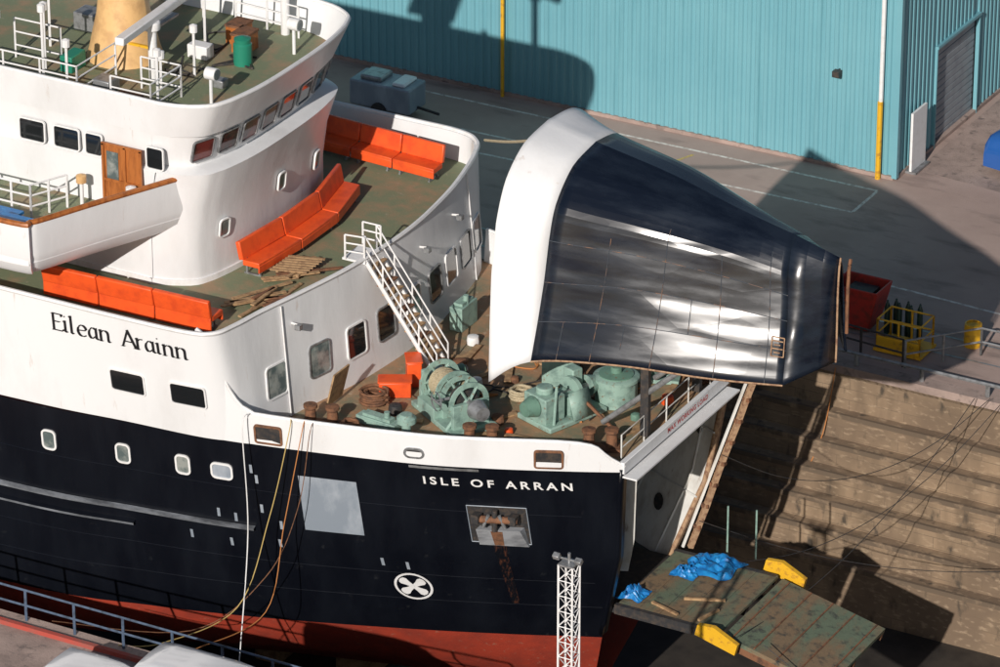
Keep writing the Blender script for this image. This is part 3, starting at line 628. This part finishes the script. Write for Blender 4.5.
# ---------------------------------------------------------------- deck machinery
def winch(c,rot,s,label):
    r=root('mooring_winch',c,label,'winch','pale green mooring winches')
    R=Matrix.Rotation(rot,3,'Z');T=lambda x,y,z:V(c)+R@V((x*s,y*s,z*s))
    def B(mb,p,sz,mt=TEAL): mb.box(T(*p),[q*s for q in sz],mt,R)
    mb=M();B(mb,(0,0,.08),(2.6,1.5,.16));B(mb,(-1.0,0,.5),(.16,1.2,.8));B(mb,(.95,0,.5),(.16,1.2,.8));B(mb,(.15,0,.5),(.12,1.0,.8));B(mb,(-.4,-.6,.3),(1.0,.3,.35))
    for x in(-.9,.85):
        mb.cyl(T(x,-.75,.1),T(x,0,1.0),.06*s,TEAL,6);mb.cyl(T(x,.75,.1),T(x,0,1.0),.06*s,TEAL,6)
    obj(mb,'base_frame',r,bevel=.02)
    mb=M();mb.cyl(T(-1.1,0,.85),T(1.6,0,.85),.12*s,STEEL)
    for x in(-.9,-.0,.3,.85):
        A=[];B2=[]
        for k in range(25):
            t=k*math.pi/12;A.append(T(x,math.cos(t)*.66,.85+math.sin(t)*.66));B2.append(T(x,math.cos(t)*.5,.85+math.sin(t)*.5))
        mb.grid([A,[a+(T(.05,0,0)-T(0,0,0)) for a in A],[a+(T(.05,0,0)-T(0,0,0)) for a in B2],B2,A],TEAL)
        for k in range(6):
            t=k*math.pi/3;mb.cyl(T(x+.02,0,.85),T(x+.02,math.cos(t)*.55,.85+math.sin(t)*.55),.05*s,TEAL,5)
    mb.cyl(T(1.35,0,.85),T(1.75,0,.85),.32*s,STEEL,18,r2=.22*s);mb.cyl(T(1.15,0,.85),T(1.35,0,.85),.2*s,STEEL,18,r2=.32*s);obj(mb,'drum',r)
    mb=M()
    for k in range(9):
        x=-.8+.085*k;mb.cyl(T(x,0,.85),T(x+.08,0,.85),(.44+.02*(k%2))*s,ROPE,20)
    for k in range(5):
        x=.36+.09*k;mb.cyl(T(x,0,.85),T(x+.085,0,.85),(.36+.02*(k%2))*s,DARK,20)
    obj(mb,'rope_coil',r)
    mb=M();B(mb,(-1.35,.05,.55),(.4,.7,.85));mb.cyl(T(-1.35,.45,.7),T(-1.35,1.05,.7),.22*s,TEAL2,16);mb.cyl(T(-1.35,1.05,.7),T(-1.35,1.15,.7),.16*s,DARK,16);obj(mb,'gearbox',r,bevel=.05)
    mb=M();mb.cyl(T(.6,-.9,1.0),T(.6,-.95,1.0),.3*s,STEEL,16,caps=False);mb.cyl(T(.6,-.5,1.0),T(.6,-.95,1.0),.05*s,STEEL);mb.cyl(T(.35,-.93,1.0),T(.85,-.93,1.0),.03*s,STEEL);obj(mb,'brake_wheel',r)
winch((-7.4,-2.2,.02),math.radians(-32),1.15,'pale green open framed mooring winch with rope drum')
winch((-3.2,3.8,.02),math.radians(20),.9,'pale green winch beneath the raised visor')
wl=root('anchor_windlass',(-4.3,-.3,.02),'blocky pale green anchor windlass near the visor','windlass')
c=V((-4.3,-.3,.02));R=Matrix.Rotation(math.radians(70),3,'Z')
mb=M()
for p,sz in(((0,0,.1),(2.6,1.7,.2)),((-.8,0,.65),(.9,1.1,.95)),((.1,-.1,.5),(.5,.9,.7)),((.75,.3,.8),(.45,.5,1.3))): mb.box(c+R@V(p),sz,TEAL,R)
mb.cyl(c+R@V((-.8,0,1.1)),c+R@V((-.8,0,1.35)),.3,TEAL,14);obj(mb,'gear_housing',wl,bevel=.05)
mb=M();mb.cyl(c+R@V((-1.5,0,.75)),c+R@V((1.7,0,.75)),.12,STEEL);mb.cyl(c+R@V((.35,0,.75)),c+R@V((.5,0,.75)),.55,TEAL,22);mb.cyl(c+R@V((1.1,0,.75)),c+R@V((1.5,0,.75)),.38,TEAL,20,r2=.26);mb.cyl(c+R@V((-1.3,0,.75)),c+R@V((-1.7,0,.75)),.38,TEAL2,20,r2=.26);obj(mb,'warping_drum',wl)
mb=M();mb.add([c+R@V(p) for p in((-.3,-.9,.2),(.6,-.9,.2),(.6,-.6,1.1),(-.3,-.6,1.1))],[(0,1,2,3)],TEAL);mb.cyl(c+R@V((-1.0,-.7,.2)),c+R@V((-.7,-.5,1.5)),.05,TEAL,6);obj(mb,'guard_plate',wl,solid=.04)
mb=M();mb.tube([c+R@V((.42,-.5-.25*k,.7-.09*k+.0)) for k in range(8)],.07,RUST,5);obj(mb,'anchor_chain',wl)
mb=M();mb.lathe((-3.2,1.5,.02),[(.72,0),(.72,.85),(.8,.87),(.8,.97),(.7,1.02),(0,1.08)],TEAL,26);cap=obj(mb,'capstan_housing',label='round green topped housing near the visor foot',cat='capstan')
mb=M();mb.lathe((-3.2,1.5,1.04),[(.6,0),(.6,.05),(.2,.1),(.2,.3),(0,.33)],TEAL2,22);obj(mb,'capstan_lid',cap)
def machine(c,sz,label,rot=0,mt=TEAL):
    mb=M();R=Matrix.Rotation(rot,3,'Z');mb.box((c[0],c[1],c[2]+sz[2]/2),sz,mt,R)
    mb.box(V(c)+R@V((0,-sz[1]/2-.02,sz[2]*.5)),(sz[0]*.7,.04,sz[2]*.7),mt,R);r=obj(mb,'deck_cabinet',label=label,cat='machine cabinet',bevel=.04)
    mb=M();mb.box((c[0],c[1],c[2]+sz[2]+.06),(sz[0]*.7,sz[1]*.7,.1),mt,R);mb.cyl((c[0]+sz[0]*.2,c[1],c[2]+sz[2]),(c[0]+sz[0]*.2,c[1],c[2]+sz[2]+.3),.1,mt);obj(mb,'cabinet_lid',r)
machine((-5.6,2.0,.02),(1.1,1.2,1.4),'pale green steel machinery cabinet on foredeck',.3)
machine((-6.1,3.9,.02),(1.0,.9,.8),'low green cabinet beside windlass',0,TEAL2)
machine((-10.6,4.1,.02),(.5,1.1,.9),'pale green box against the deckhouse front')
machine((-9.8,6.8,.02),(.9,.9,1.0),'pale green box near far bulwark')
machine((-9.3,-4.0,.02),(1.6,.45,.3),'long low pale green chest by bulwark',-.1)
def bollard(c,rot=0):
    R=Matrix.Rotation(rot,3,'Z');mb=M();mb.box(V(c)+V((0,0,.06)),(1.3,.55,.12),RUST,R)
    for s_ in(-1,1):
        p=V(c)+R@V((.38*s_,0,0));mb.lathe(p,[(.2,.1),(.18,.6),(.24,.65),(.24,.75),(0,.78)],RUST,14)
    obj(mb,'bollard',label='pair of rusty mooring bollards on the foredeck',cat='bollard',group='foredeck mooring bollards')
for c,rt in(((-11.0,-4.9,.02),.3),((-5.6,-3.6,.02),.4),((-2.0,-1.9,.02),.5),((-1.7,4.4,.02),-.5),((-7.6,6.6,.02),-.3)): bollard(c,rt)
def coil(c,r,mt,label,n=5):
    mb=M();pts=[]
    for t in range(n*16+1):
        k=t/16;rr=r*(1-.13*(k%3))+random.uniform(-.03,.03);a=t/8*math.pi;pts.append((c[0]+rr*math.cos(a),c[1]+rr*math.sin(a),c[2]+.06+.06*k))
    mb.tube(pts,.055,mt,6)
    obj(mb,'rope_coil',label=label,cat='rope',group='coiled ropes on deck')
coil((-10.3,-2.6,.02),.5,RUST,'heap of brown mooring rope on deck',7)
coil((-9.2,-.5,.02),.4,ROPE,'coil of pale mooring rope on deck')
coil((-6.1,.1,.02),.42,ROPE,'coil of pale mooring rope on deck')
coil((-4.5,-3.4,.02),.35,DARK,'coil of dark mooring rope on deck')
coil((-8.4,3.1,.02),.5,ROPEO,'coil of orange rope on deck')
coil((-9.9,-4.9,.02),.35,RUST,'heap of brown mooring rope on deck',6)
for c,sz,rt in(((-10.0,-1.7,.02),(1.1,.6,.55),.5),((-9.9,-.6,.02),(.5,.8,.9),.6),((-8.5,4.6,.02),(.6,.6,.5),.1)):
    mb=M();R=Matrix.Rotation(rt,3,'Z');mb.box(V(c)+V((0,0,sz[2]/2)),sz,ORANGE,R);mb.box(V(c)+V((0,0,sz[2]+.03)),(sz[0]+.08,sz[1]+.08,.06),ORANGE,R)
    obj(mb,'storage_box',label='orange storage chest on the foredeck',cat='box',group='orange chests',bevel=.03)
for x,y,z,l,rt in((-8.9,-3.3,.05,1.6,.3),(-8.2,.6,.05,1.9,1.2),(-6.2,2.9,.05,1.5,.2),(-3,-2.4,.05,1.4,.5),(-7.3,1.4,.1,1.2,2.0),(-9.2,2.2,.1,1.3,1.7),(-4.6,-2.6,.1,1.2,.1),(-5.9,-2.9,.06,1.0,.9),(-8.3,-3.9,.06,1.2,.0),(-7.0,4.4,.06,1.3,.6),(-6.0,-1.5,.06,1.2,1.0),(-9.9,1.6,.06,1.4,.4),(-1.7,-.4,.06,1.3,1.3),(-1.9,2.9,.06,1.2,1.7)):
    mb=M();mb.box((x,y,z),(l,.24,.06),PLANK,Matrix.Rotation(rt,3,'Z'));obj(mb,'loose_plank',label='timber board lying on the foredeck',cat='timber',group='loose foredeck boards')
for x,y in((-7.9,.2),(-6.9,1.1),(-5.2,-2.4),(-9.0,1.0),(-7.9,2.3),(-3.4,-3.0),(-9.3,-2.9),(-5.9,-1.9),(-9.6,3.0),(-2.9,-2.4),(-2.0,.6),(-1.6,2.2)):
    mb=M();s=random.uniform(.14,.28);mb.lathe((x,y,.02),[(s,0),(s*1.02,s*.7),(s*.9,s*1.3),(s*.5,s*1.4),(0,s*1.42)],random.choice([RUST,DARK,TEAL2,ORANGE,WHITE2]),12);obj(mb,'paint_drum',label='small dented drum standing on the foredeck',cat='drum',group='drums on deck')
for k in range(12):
    x,y=random.uniform(-9.5,-3),random.uniform(-2.5,4);mb=M();pts=crom([(x+random.uniform(-.9,.9),y+random.uniform(-.9,.9),.06) for _ in range(6)],8);mb.tube(pts,.028,random.choice([DARK,ROPEO,RUST,ROPE]),5);obj(mb,'hose',label='loose hose snaking across the foredeck',cat='hose',group='hoses on deck')
mb=M();mb.box((-11.25,-3.4,.8),(.06,1.0,1.3),PLANK,Matrix.Rotation(.25,3,'Y'));obj(mb,'plywood_sheet',label='plywood sheet leaning by the deckhouse',cat='board')
mb=M();rail(mb,[(-1.0,-2.3,.02),(-1.0,4.2,.02)],.95,WHITE3,r=.022,rails=2,step=1.6);obj(mb,'deck_railing',label='low tube railing across the foredeck edge',cat='railing')
for c in((-7.2,3.4),(-3.9,2.9),(-8.0,-4.4)):
    mb=M();mb.lathe((c[0],c[1],.02),[(.16,0),(.16,.6),(.34,.65),(.34,.82),(.2,.94),(0,.96)],TEAL,16);obj(mb,'deck_ventilator',label='mushroom shaped pale green deck ventilator',cat='ventilator',group='mushroom ventilators')
# ---------------------------------------------------------------- ropes
def rope(pts,r,mt,label):
    obj(M().tube(crom(pts,8),r,mt,5),'rope',label=label,cat='rope')
def sag(a,b,s,n=5):
    a=V(a);b=V(b);return [tuple(a.lerp(b,k/n)-V((0,0,s*4*(k/n)*(1-k/n)))) for k in range(n+1)]
rope([(-11.0,-6.9,1.15),(-10.9,-7.15,.8),(-11.6,-7.4,-2.5),(-12.2,-8.6,-5.5),(-13.0,-12.0,-5.4),(-13.2,-14.3,-4.4)],.018,ROPEY,'yellow rope hanging from bulwark to quay')
rope([(-10.5,-6.8,1.15),(-10.5,-7.0,.8),(-11.0,-7.4,-2.5),(-11.2,-8.4,-5.5),(-11.6,-12.0,-5.2),(-11.5,-14.3,-4.4)],.018,ROPEO,'orange rope hanging from bulwark to quay')
rope([(-10.2,-6.7,1.15),(-10.2,-7.0,.8),(-10.6,-7.2,-2.0),(-11.5,-7.9,-4.5),(-13.5,-9.5,-6.3),(-16.0,-14.0,-4.4)],.016,RUST,'brown rope hanging from bulwark to quay')
rope([(-12.3,-7.4,1.25),(-12.35,-7.75,.8),(-12.2,-7.8,-3),(-11.6,-9.5,-7),(-11.5,-10,-9)],.022,WHITE2,'white line hanging down the hull side')
rope(sag((-13.2,10.3,4.15),(-5.4,4.0,8.9),.3),.05,ROPE,'pale mooring line tied to the visor')
for a,b,s_ in(((3,-1.5,-6),(4,15.5,-4.3),1.2),((1,3,-5.8),(5,15.8,-4.3),1.5),((0,3.2,-2),(4.5,15.8,-4.3),2),((-1,3.6,-5),(9,14,-9),1),((4,-1.5,-6),(12,-3,-7),.6)):
    rope(sag(a,b,s_),.015,DARK,'thin dark cable strung across the dock')
rope([(-1.6,15.7,-4.5),(-1.8,15.2,-7),(-2.4,14.6,-9),(-3,13.6,-11)],.022,ROPEO,'orange hose down the dock wall')
def tarp(c,sx,sy,h,sd,label):
    n=26;rows=[]
    for i in range(n+1):
        r=[]
        for j in range(n+1):
            u=i/n*2-1;v=j/n*2-1;q=noise.noise(V((u*1.8+sd,v*1.8,sd)));w=abs(noise.noise(V((u*3.2,v*3.2+sd,1))))
            e=max(0,1-(abs(u)**3+abs(v)**3)*.8);k=1+.3*noise.noise(V((u*1.3,v*1.3,sd+5)))
            r.append((c[0]+u*sx*k,c[1]+v*sy*k,c[2]+.01+max(0,h*e*(.35+.7*q+.6*w))))
        rows.append(r)
    obj(M().grid(rows,BLUE),'tarpaulin',label=label,cat='tarpaulin',group='crumpled blue sheets',ang=12)
tarp((.1,2.5,-6.02),.95,.75,.5,1,'crumpled bright blue sheet on the ramp')
tarp((-1.4,-.5,-6.02),.42,.5,.4,4,'small crumpled blue sheet on the ramp')
tarp((-.5,1.7,-6.02),.45,.4,.35,9,'small crumpled blue sheet on the ramp')
for x,y in((-.2,4.2),(.8,4.4)):
    mb=M();mb.cyl((x,y,-6.4),(x,y,-4.5),.035,TEAL,6);obj(mb,'scaffold_post',label='thin scaffold post beside the bow ramp',cat='scaffold',group='scaffold posts')
for x,y,l,rt in((.9,.3,1.4,.4),(1.5,-.6,1.0,1.3),(.0,-.9,1.2,-.3)):
    mb=M();mb.box((x,y,-5.98),(l,.1,.08),PLANK,Matrix.Rotation(rt,3,'Z'));obj(mb,'loose_plank',label='timber batten lying on the bow ramp',cat='timber',group='battens on ramp')
# ---------------------------------------------------------------- setting
ZQ=-4.5;YN=-14.0;YF=15.9
def struct(mb,name): return obj(mb,name,kind='structure',base=(0,0,0))
mb=M();mb.add([(-400,YF+.6,ZQ),(400,YF+.6,ZQ),(400,900,ZQ),(-400,900,ZQ)],[(0,1,2,3)],ASPH);struct(mb,'road')
mb=M();mb.add([(-400,-900,ZQ),(400,-900,ZQ),(400,YN-.6,ZQ),(-400,YN-.6,ZQ)],[(0,1,2,3)],CONC);struct(mb,'ground')
mb=M();mb.box((0,YF+.3,ZQ-.19),(400,.6,.4),CONC);struct(mb,'dock_coping')
mb=M();mb.box((0,YN-.3,ZQ-.19),(400,.6,.4),CONC);struct(mb,'dock_coping')
prof=[(YF,ZQ-.3),(YF,-6.2),(YF-.45,-6.2),(YF-.45,-7.2),(YF-.95,-7.2),(YF-.95,-8.1),(YF-1.45,-8.1),(YF-1.45,-9.0),(YF-1.95,-9.0),(YF-1.95,-9.9),(YF-2.45,-9.9),(YF-2.45,-10.9),(YF-2.95,-10.9),(YF-2.95,-13)]
mb=M();mb.grid([[(-200,y,z),(200,y,z)] for y,z in prof],WALL)
dw=obj(mb,'dock_wall',label='stepped tan stone wall of the dry dock',cat='dock wall',ang=20,base=(0,YF,-13))
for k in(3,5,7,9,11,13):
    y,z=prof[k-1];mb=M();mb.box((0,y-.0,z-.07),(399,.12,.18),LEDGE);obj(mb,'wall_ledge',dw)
mb=M();mb.grid([[(-200,YC*2-y-.1,z),(200,YC*2-y-.1,z)] for y,z in prof],WALL);obj(mb,'dock_wall',label='stepped stone wall below the near quay',cat='dock wall',ang=20,base=(0,YN,-13))
mb=M();mb.add([(-400,-15,-13),(400,-15,-13),(400,17,-13),(-400,17,-13)],[(0,1,2,3)],FLOOR);struct(mb,'dock_floor')
for k in range(9):
    mb=M();mb.box((-30+3.4*k,YC,-12.1),(1.0,2.2,1.8),PLANK);obj(mb,'keel_block',label='timber keel block under the hull',cat='keel block',group='keel blocks on dock floor')
def line(a,b,w,lift=.004):
    a=V((a[0],a[1],ZQ+lift));b=V((b[0],b[1],ZQ+lift));d=(b-a).normalized();n=V((-d.y,d.x,0))*w/2
    return [a-n,b-n,b+n,a+n]
mb=M()
for a,b in(((-28,30.6),(-6.9,30.6)),((-26,27.9),(-6.9,28.3)),((-6.9,28.36),(-6.9,30.54)),((-3.5,23.0),(4,22.6)),((-28,26),(-17,26.4))): mb.add(line(a,b,.13),[(0,1,2,3)],LINEW)
for a,b in(((-15.5,28.4),(-14.8,30.2)),((-20.6,28.3),(-20,30.2))): mb.add(line(a,b,.13,.008),[(0,1,2,3)],LINEY)
struct(mb,'road_marking')
mb=M();mb.add(line((-60,18.6),(60,18.6),.1,.02),[(0,1,2,3)],STEEL);mb.add(line((-60,20.0),(60,20.0),.1,.02),[(0,1,2,3)],STEEL);struct(mb,'crane_rail')
mb=M();mb.add([(-6.4,33.2,ZQ+.004),(0,32.5,ZQ+.004),(6,40,ZQ+.004),(3,70,ZQ+.004),(-6.4,70,ZQ+.004)],[(0,1,2,3,4)],CONC);struct(mb,'pavement')
# ---- shed
shed=root('shed',(-30,45,ZQ),'large turquoise corrugated steel shed','shed')
def corr(a,b,z0,z1,out,mt,pitch=.38,dep=.06):
    a=V(a);b=V(b);L=(b-a).length;d=(b-a)/L;o=V(out)*dep;n=int(L/pitch);pts=[]
    for k in range(n):
        s0=k*pitch
        for f,q in((0,0),(.12,1),(.5,1),(.62,0)): pts.append(a+d*(s0+f*pitch)+o*q)
    pts.append(b)
    return M().grid([[(p.x,p.y,z0) for p in pts],[(p.x,p.y,z1) for p in pts]],mt)
YS=31.9;XS=-6.8;D0,D1,DT=35.4,39.5,-.2
obj(corr((-70,YS),(XS,YS),ZQ+.12,9,(0,-1),SHEDM),'cladding',shed,label='turquoise corrugated front cladding',ang=15)
obj(corr((XS,YS),(XS,D0),ZQ+.12,9,(1,0),SHEDM),'cladding',shed,ang=15)
obj(corr((XS,D1),(XS,75),ZQ+.12,9,(1,0),SHEDM),'cladding',shed,ang=15)
obj(corr((XS,D0),(XS,D1),DT,9,(1,0),SHEDM),'cladding',shed,ang=15)
mb=M();mb.add([(-70,YS-.3,9),(XS+.3,YS-.3,9),(XS+.3,75,9),(-70,75,9),(-70,53,13),(XS+.3,53,13)],[(0,1,5,4),(4,5,2,3),(1,2,5)],GREYD);obj(mb,'roof',shed)
mb=M();mb.box(((XS-70)/2,YS-.02,ZQ+.07),(63.2,.2,.16),CONC);mb.box((XS+.03,53,ZQ+.07),(.2,42,.16),CONC);obj(mb,'plinth',shed)
mb=M();mb.box((XS+.06,YS-.06,2.2),(.22,.22,13.2),SHEDM);obj(mb,'corner_trim',shed)
mb=M()
for k in range(15): mb.box((XS-.12,(D0+D1)/2,ZQ+.16+.29*k),(.08,D1-D0,.26),GREYD)
rd=obj(mb,'roller_door',shed,label='grey slatted roller door',bevel=.02)
mb=M()
for y in(D0,D1): mb.box((XS+.06,y,(ZQ+DT)/2),(.16,.08,DT-ZQ),SHEDM)
mb.box((XS+.08,(D0+D1)/2,DT+.05),(.2,D1-D0+.1,.12),SHEDM);obj(mb,'door_surround',rd)
mb=M();mb.cyl((-7.4,YS-.2,-1.2),(-7.4,YS-.2,9),.09,WHITE2,8);obj(mb,'downpipe',shed)
mb=M();mb.cyl((-7.4,YS-.25,ZQ),(-7.4,YS-.25,-1.2),.11,YEL,8);obj(mb,'pipe_guard',shed,label='yellow guard on downpipe')
mb=M();mb.cyl((-24.3,YS-.25,ZQ),(-24.3,YS-.25,9),.08,YEL,8);obj(mb,'downpipe',shed,label='yellow painted downpipe')
mb=M();mb.box((-9.3,YS-.25,-.4),(.3,.3,.25),DARK);mb.cyl((-9.3,YS,-.3),(-9.3,YS-.3,-.3),.04,DARK);obj(mb,'wall_lamp',shed)
mb=M();mb.box((XS+.35,33.3,ZQ+1.35),(.1,1.3,2.5),WHITE2);mb.box((XS+.35,33.3,ZQ+.06),(.5,1.3,.1),STEEL);obj(mb,'white_board',label='white upright board standing against the shed',cat='board')
mb=M();rail(mb,[(-34,YN-.25,ZQ),(-3.5,YN-.25,ZQ)],1.15,NAVYRAIL,r=.04,rails=2,step=1.8);obj(mb,'quay_railing',label='blue grey tube railing along the quay edge',cat='railing')
mb=M();mb.box((-20,YN-.75,ZQ+.08),(34,.18,.16),REDD);obj(mb,'service_duct',label='red painted service duct along the quay',cat='duct')
def lattice(c,h,w):
    mb=M();x0,y0,z0=c
    for sx in(-1,1):
        for sy in(-1,1): mb.cyl((x0+sx*w/2,y0+sy*w/2,z0),(x0+sx*w/2,y0+sy*w/2,z0+h),.035,WHITE2,6)
    n=int(h/w/1.1)
    for k in range(n):
        za=z0+k*h/n;zb=za+h/n
        for (ax,ay),(bx,by) in(((-1,-1),(1,-1)),((1,-1),(1,1)),((1,1),(-1,1)),((-1,1),(-1,-1))):
            p=V((x0+ax*w/2,y0+ay*w/2,za));q=V((x0+bx*w/2,y0+by*w/2,zb));mb.cyl(p,q,.018,WHITE2,5);mb.cyl(V((p.x,p.y,zb)),q,.018,WHITE2,5)
    r=obj(mb,'light_mast',label='white lattice floodlight mast on the near quay',cat='light mast',base=c)
    mb=M();mb.box((x0,y0,z0+h),(w*1.1,w*1.1,.06),STEEL);mb.cyl((x0,y0,z0+h),(x0,y0,z0+h+.35),.05,STEEL);mb.cyl((x0-.45,y0,z0+h+.12),(x0+.45,y0,z0+h+.12),.035,STEEL,6);obj(mb,'mast_head',r)
    for s_ in(-1,1):
        mb=M();mb.box((x0+s_*.38,y0-.1,z0+h+.2),(.22,.18,.18),STEEL,Matrix.Rotation(.5,3,'X'));obj(mb,'floodlight',r,bevel=.02)
lattice((3.85,-15.0,ZQ),8.0,.48)
def vehicle(c,L,W_,H,mt,name,label,cat,rot=0,hood=.22):
    r=root(name,c,label,cat);R=Matrix.Rotation(rot,3,'Z');T=lambda x,y,z:V(c)+R@V((x,y,z))
    prof=[(-L/2,.35),(-L/2,H*.55),(-L/2+.1,H*.85),(-L/2+.35,H*.98),(-L/2+.9,H),(L/2-hood*L-.9,H),(L/2-hood*L-.3,H*.97),(L/2-hood*L,H*.9),(L/2-hood*L+.5,H*.62),(L/2-.2,H*.52),(L/2,H*.42),(L/2,.35)]
    mb=M();rows=[]
    for y,k in((-W_/2,.80),(-W_/2+.06,.92),(-W_/2+.2,.98),(-W_/2+.5,1.0),(0,1.015),(W_/2-.5,1.0),(W_/2-.2,.98),(W_/2-.06,.92),(W_/2,.80)):
        rows.append([T(x,y,.35+(z-.35)*k) for x,z in prof])
    mb.grid(rows,mt);mb.add(rows[0],[tuple(range(len(prof)))],mt);mb.add(rows[-1],[tuple(range(len(prof)))],mt);obj(mb,'body',r,ang=60)
    mb=M();mb.add([T(L/2-hood*L+.06,-W_/2+.25,H*.9),T(L/2-hood*L+.06,W_/2-.25,H*.9),T(L/2-hood*L+.52,W_/2-.2,H*.65),T(L/2-hood*L+.52,-W_/2+.2,H*.65)],[(0,1,2,3)],GLASS);obj(mb,'windscreen',r,solid=.02)
    for sy in(-1,1):
        mb=M();mb.add([T(-L*.1,sy*(W_/2+.01),H*.5),T(L/2-hood*L+.1,sy*(W_/2+.01),H*.5),T(L/2-hood*L-.2,sy*(W_/2+.01),H*.74),T(-L*.1,sy*(W_/2+.01),H*.74)],[(0,1,2,3)],GLASS);obj(mb,'side_window',r)
    for sx in(-1,1):
        for sy in(-1,1):
            mb=M();mb.cyl(T(sx*L*.33,sy*(W_/2-.05),.36),T(sx*L*.33,sy*(W_/2-.28),.36),.36,DARK,18);w=obj(mb,'wheel',r);mb=M();mb.cyl(T(sx*L*.33,sy*(W_/2-.03),.36),T(sx*L*.33,sy*(W_/2-.08),.36),.2,STEEL,14);obj(mb,'rim',w)
vehicle((-7.4,-17.8,ZQ),5.2,2.2,2.6,VANW,'parked_van','white panel van parked on the near quay','van')
vehicle((-11.8,-17.9,ZQ),3.4,1.9,1.5,VANW,'parked_car','small white car parked beside the van','car')
vehicle((-2.6,36.2,ZQ),4.6,2.0,1.7,BLUECAR,'parked_car','bright blue car parked near the shed','car',rot=1.4)
tr=root('generator_trailer',(-27.6,28.0,ZQ),'pale grey generator trailer parked before the shed','trailer')
c=V((-27.6,28.0,ZQ));mb=M();mb.box(c+V((0,0,.9)),(2.8,1.4,1.1),GREYP);mb.box(c+V((-.5,0,1.55)),(1.0,1.0,.24),STEEL);mb.box(c+V((.8,0,1.52)),(.6,1.1,.16),WHITE2);obj(mb,'canopy',tr,bevel=.08)
mb=M();mb.cyl(c+V((1.4,0,.5)),c+V((2.4,0,.4)),.06,DARK);obj(mb,'drawbar',tr)
for s_ in(-1,1):
    mb=M();mb.cyl(c+V((0,s_*.6,.34)),c+V((0,s_*.82,.34)),.34,DARK,16);obj(mb,'wheel',tr)
SC=.78
dumper=M();c=V((-2.3,19.3,ZQ))  # red dumper simplified to an open tapered box
o=[(-1.0,-.9),(1.0,-.9),(1.0,.9),(-1.0,.9)]
def sp(x,y,z): return c+V((x,y,z))*SC
bt=[sp(x*.7,y*.8,.15) for x,y in o];tt=[sp(x*1.2,y,2.3) for x,y in o];ti=[sp(x*1.1,y*.9,2.3) for x,y in o];bi=[sp(x*.65,y*.7,.3) for x,y in o]
dumper.add(bt+tt+ti+bi,[(0,1,2,3)]+[(i,(i+1)%4,4+(i+1)%4,4+i) for i in range(4)]+[(4+i,4+(i+1)%4,8+(i+1)%4,8+i) for i in range(4)]+[(8+i,8+(i+1)%4,12+(i+1)%4,12+i) for i in range(4)]+[(12,13,14,15)],REDP)
sk=obj(dumper,'red_dumper',label='dark red steel skip open at the top',cat='dumper',bevel=.08)
mb=M();mb.box(sp(0,0,1.2),(1.3*SC,1.2*SC,1.2),DARK);obj(mb,'dumper_dark_fill',sk)  # plain dark box filling the open inside
cage=root('gas_cage',(-.1,18.3,ZQ),'yellow steel cage for gas bottles on the quay','cage')
mb=M();rail(mb,[(-.9,17.7,ZQ+.15),(.8,17.7,ZQ+.15),(.8,18.9,ZQ+.15),(-.9,18.9,ZQ+.15),(-.9,17.7,ZQ+.15)],1.15,YEL,r=.035,rails=2,step=.85);mb.box((-.05,18.3,ZQ+.1),(1.9,1.4,.1),YEL);mb.box((-.05,17.68,ZQ+.4),(1.7,.05,.5),YEL);obj(mb,'cage_frame',cage)
for k in range(6):
    x=-1.15+.24*k;y=18.95+.26*(k%2)+.15;mb=M();mb.lathe((x,y,ZQ),[(0,0),(.11,0),(.11,1.15),(.06,1.3),(.035,1.36),(.05,1.38),(0,1.44)],BOTTLE,12);obj(mb,'gas_bottle',label='dark tall gas bottle behind the yellow cage',cat='gas bottle',group='gas bottles')
mb=M();mb.lathe((2.0,19.8,ZQ),[(0,0),(.32,0),(.34,.3),(.32,.35),(.34,.65),(.32,.9),(.26,.92),(.26,.87),(0,.87)],YEL,20);obj(mb,'barrel',label='yellow barrel standing on the quay',cat='barrel')
mb=M();rail(mb,[(-14,YF+.3,ZQ),(12,YF+.3,ZQ)],.5,STEEL,r=.07,rails=1,step=2.4);obj(mb,'quay_pipe',label='pale steel pipe rail along dock edge',cat='railing')
mb=M();rail(mb,[(.6,16.9,ZQ),(2.6,19.2,ZQ),(8,19.2,ZQ)],1.1,STEEL,r=.04,rails=2,step=1.5);obj(mb,'quay_railing',label='thin steel railing beside the yellow cage',cat='railing')
mb=M();rail(mb,[(-3,17.2,ZQ),(.5,16.95,ZQ)],1.1,DARK,r=.04,rails=2,step=1.5);obj(mb,'quay_railing',label='thin dark railing behind the dock edge',cat='railing')
# ---------------------------------------------------------------- light & camera
w=bpy.data.worlds.new('World');S.world=w;w.use_nodes=True;nt=w.node_tree
sk=nt.nodes.new('ShaderNodeTexSky');sk.sky_type='NISHITA';sk.sun_disc=False;sk.sun_elevation=math.radians(25);sk.sun_rotation=math.radians(170)
nt.links.new(sk.outputs[0],nt.nodes['Background'].inputs[0]);nt.nodes['Background'].inputs[1].default_value=.052
sd=bpy.data.lights.new('sun','SUN');sd.energy=4.1;sd.angle=math.radians(.5);sd.color=(1,.93,.86)
so=link(bpy.data.objects.new('sun',sd));so.rotation_euler=V((-.17,1,-.475)).to_track_quat('-Z','Y').to_euler()
cd=bpy.data.cameras.new('camera');cd.lens=180;cd.sensor_width=36;cd.clip_start=1;cd.clip_end=3000
co=link(bpy.data.objects.new('camera',cd))
th=math.radians(26);a=math.radians(29)
d=V((-math.sin(a)*math.cos(th),math.cos(a)*math.cos(th),-math.sin(th)))
co.location=(66.76,-132.83,76.41);co.rotation_euler=d.to_track_quat('-Z','Y').to_euler()
S.camera=co
S.view_settings.view_transform='Standard';S.view_settings.look='None';S.view_settings.exposure=0
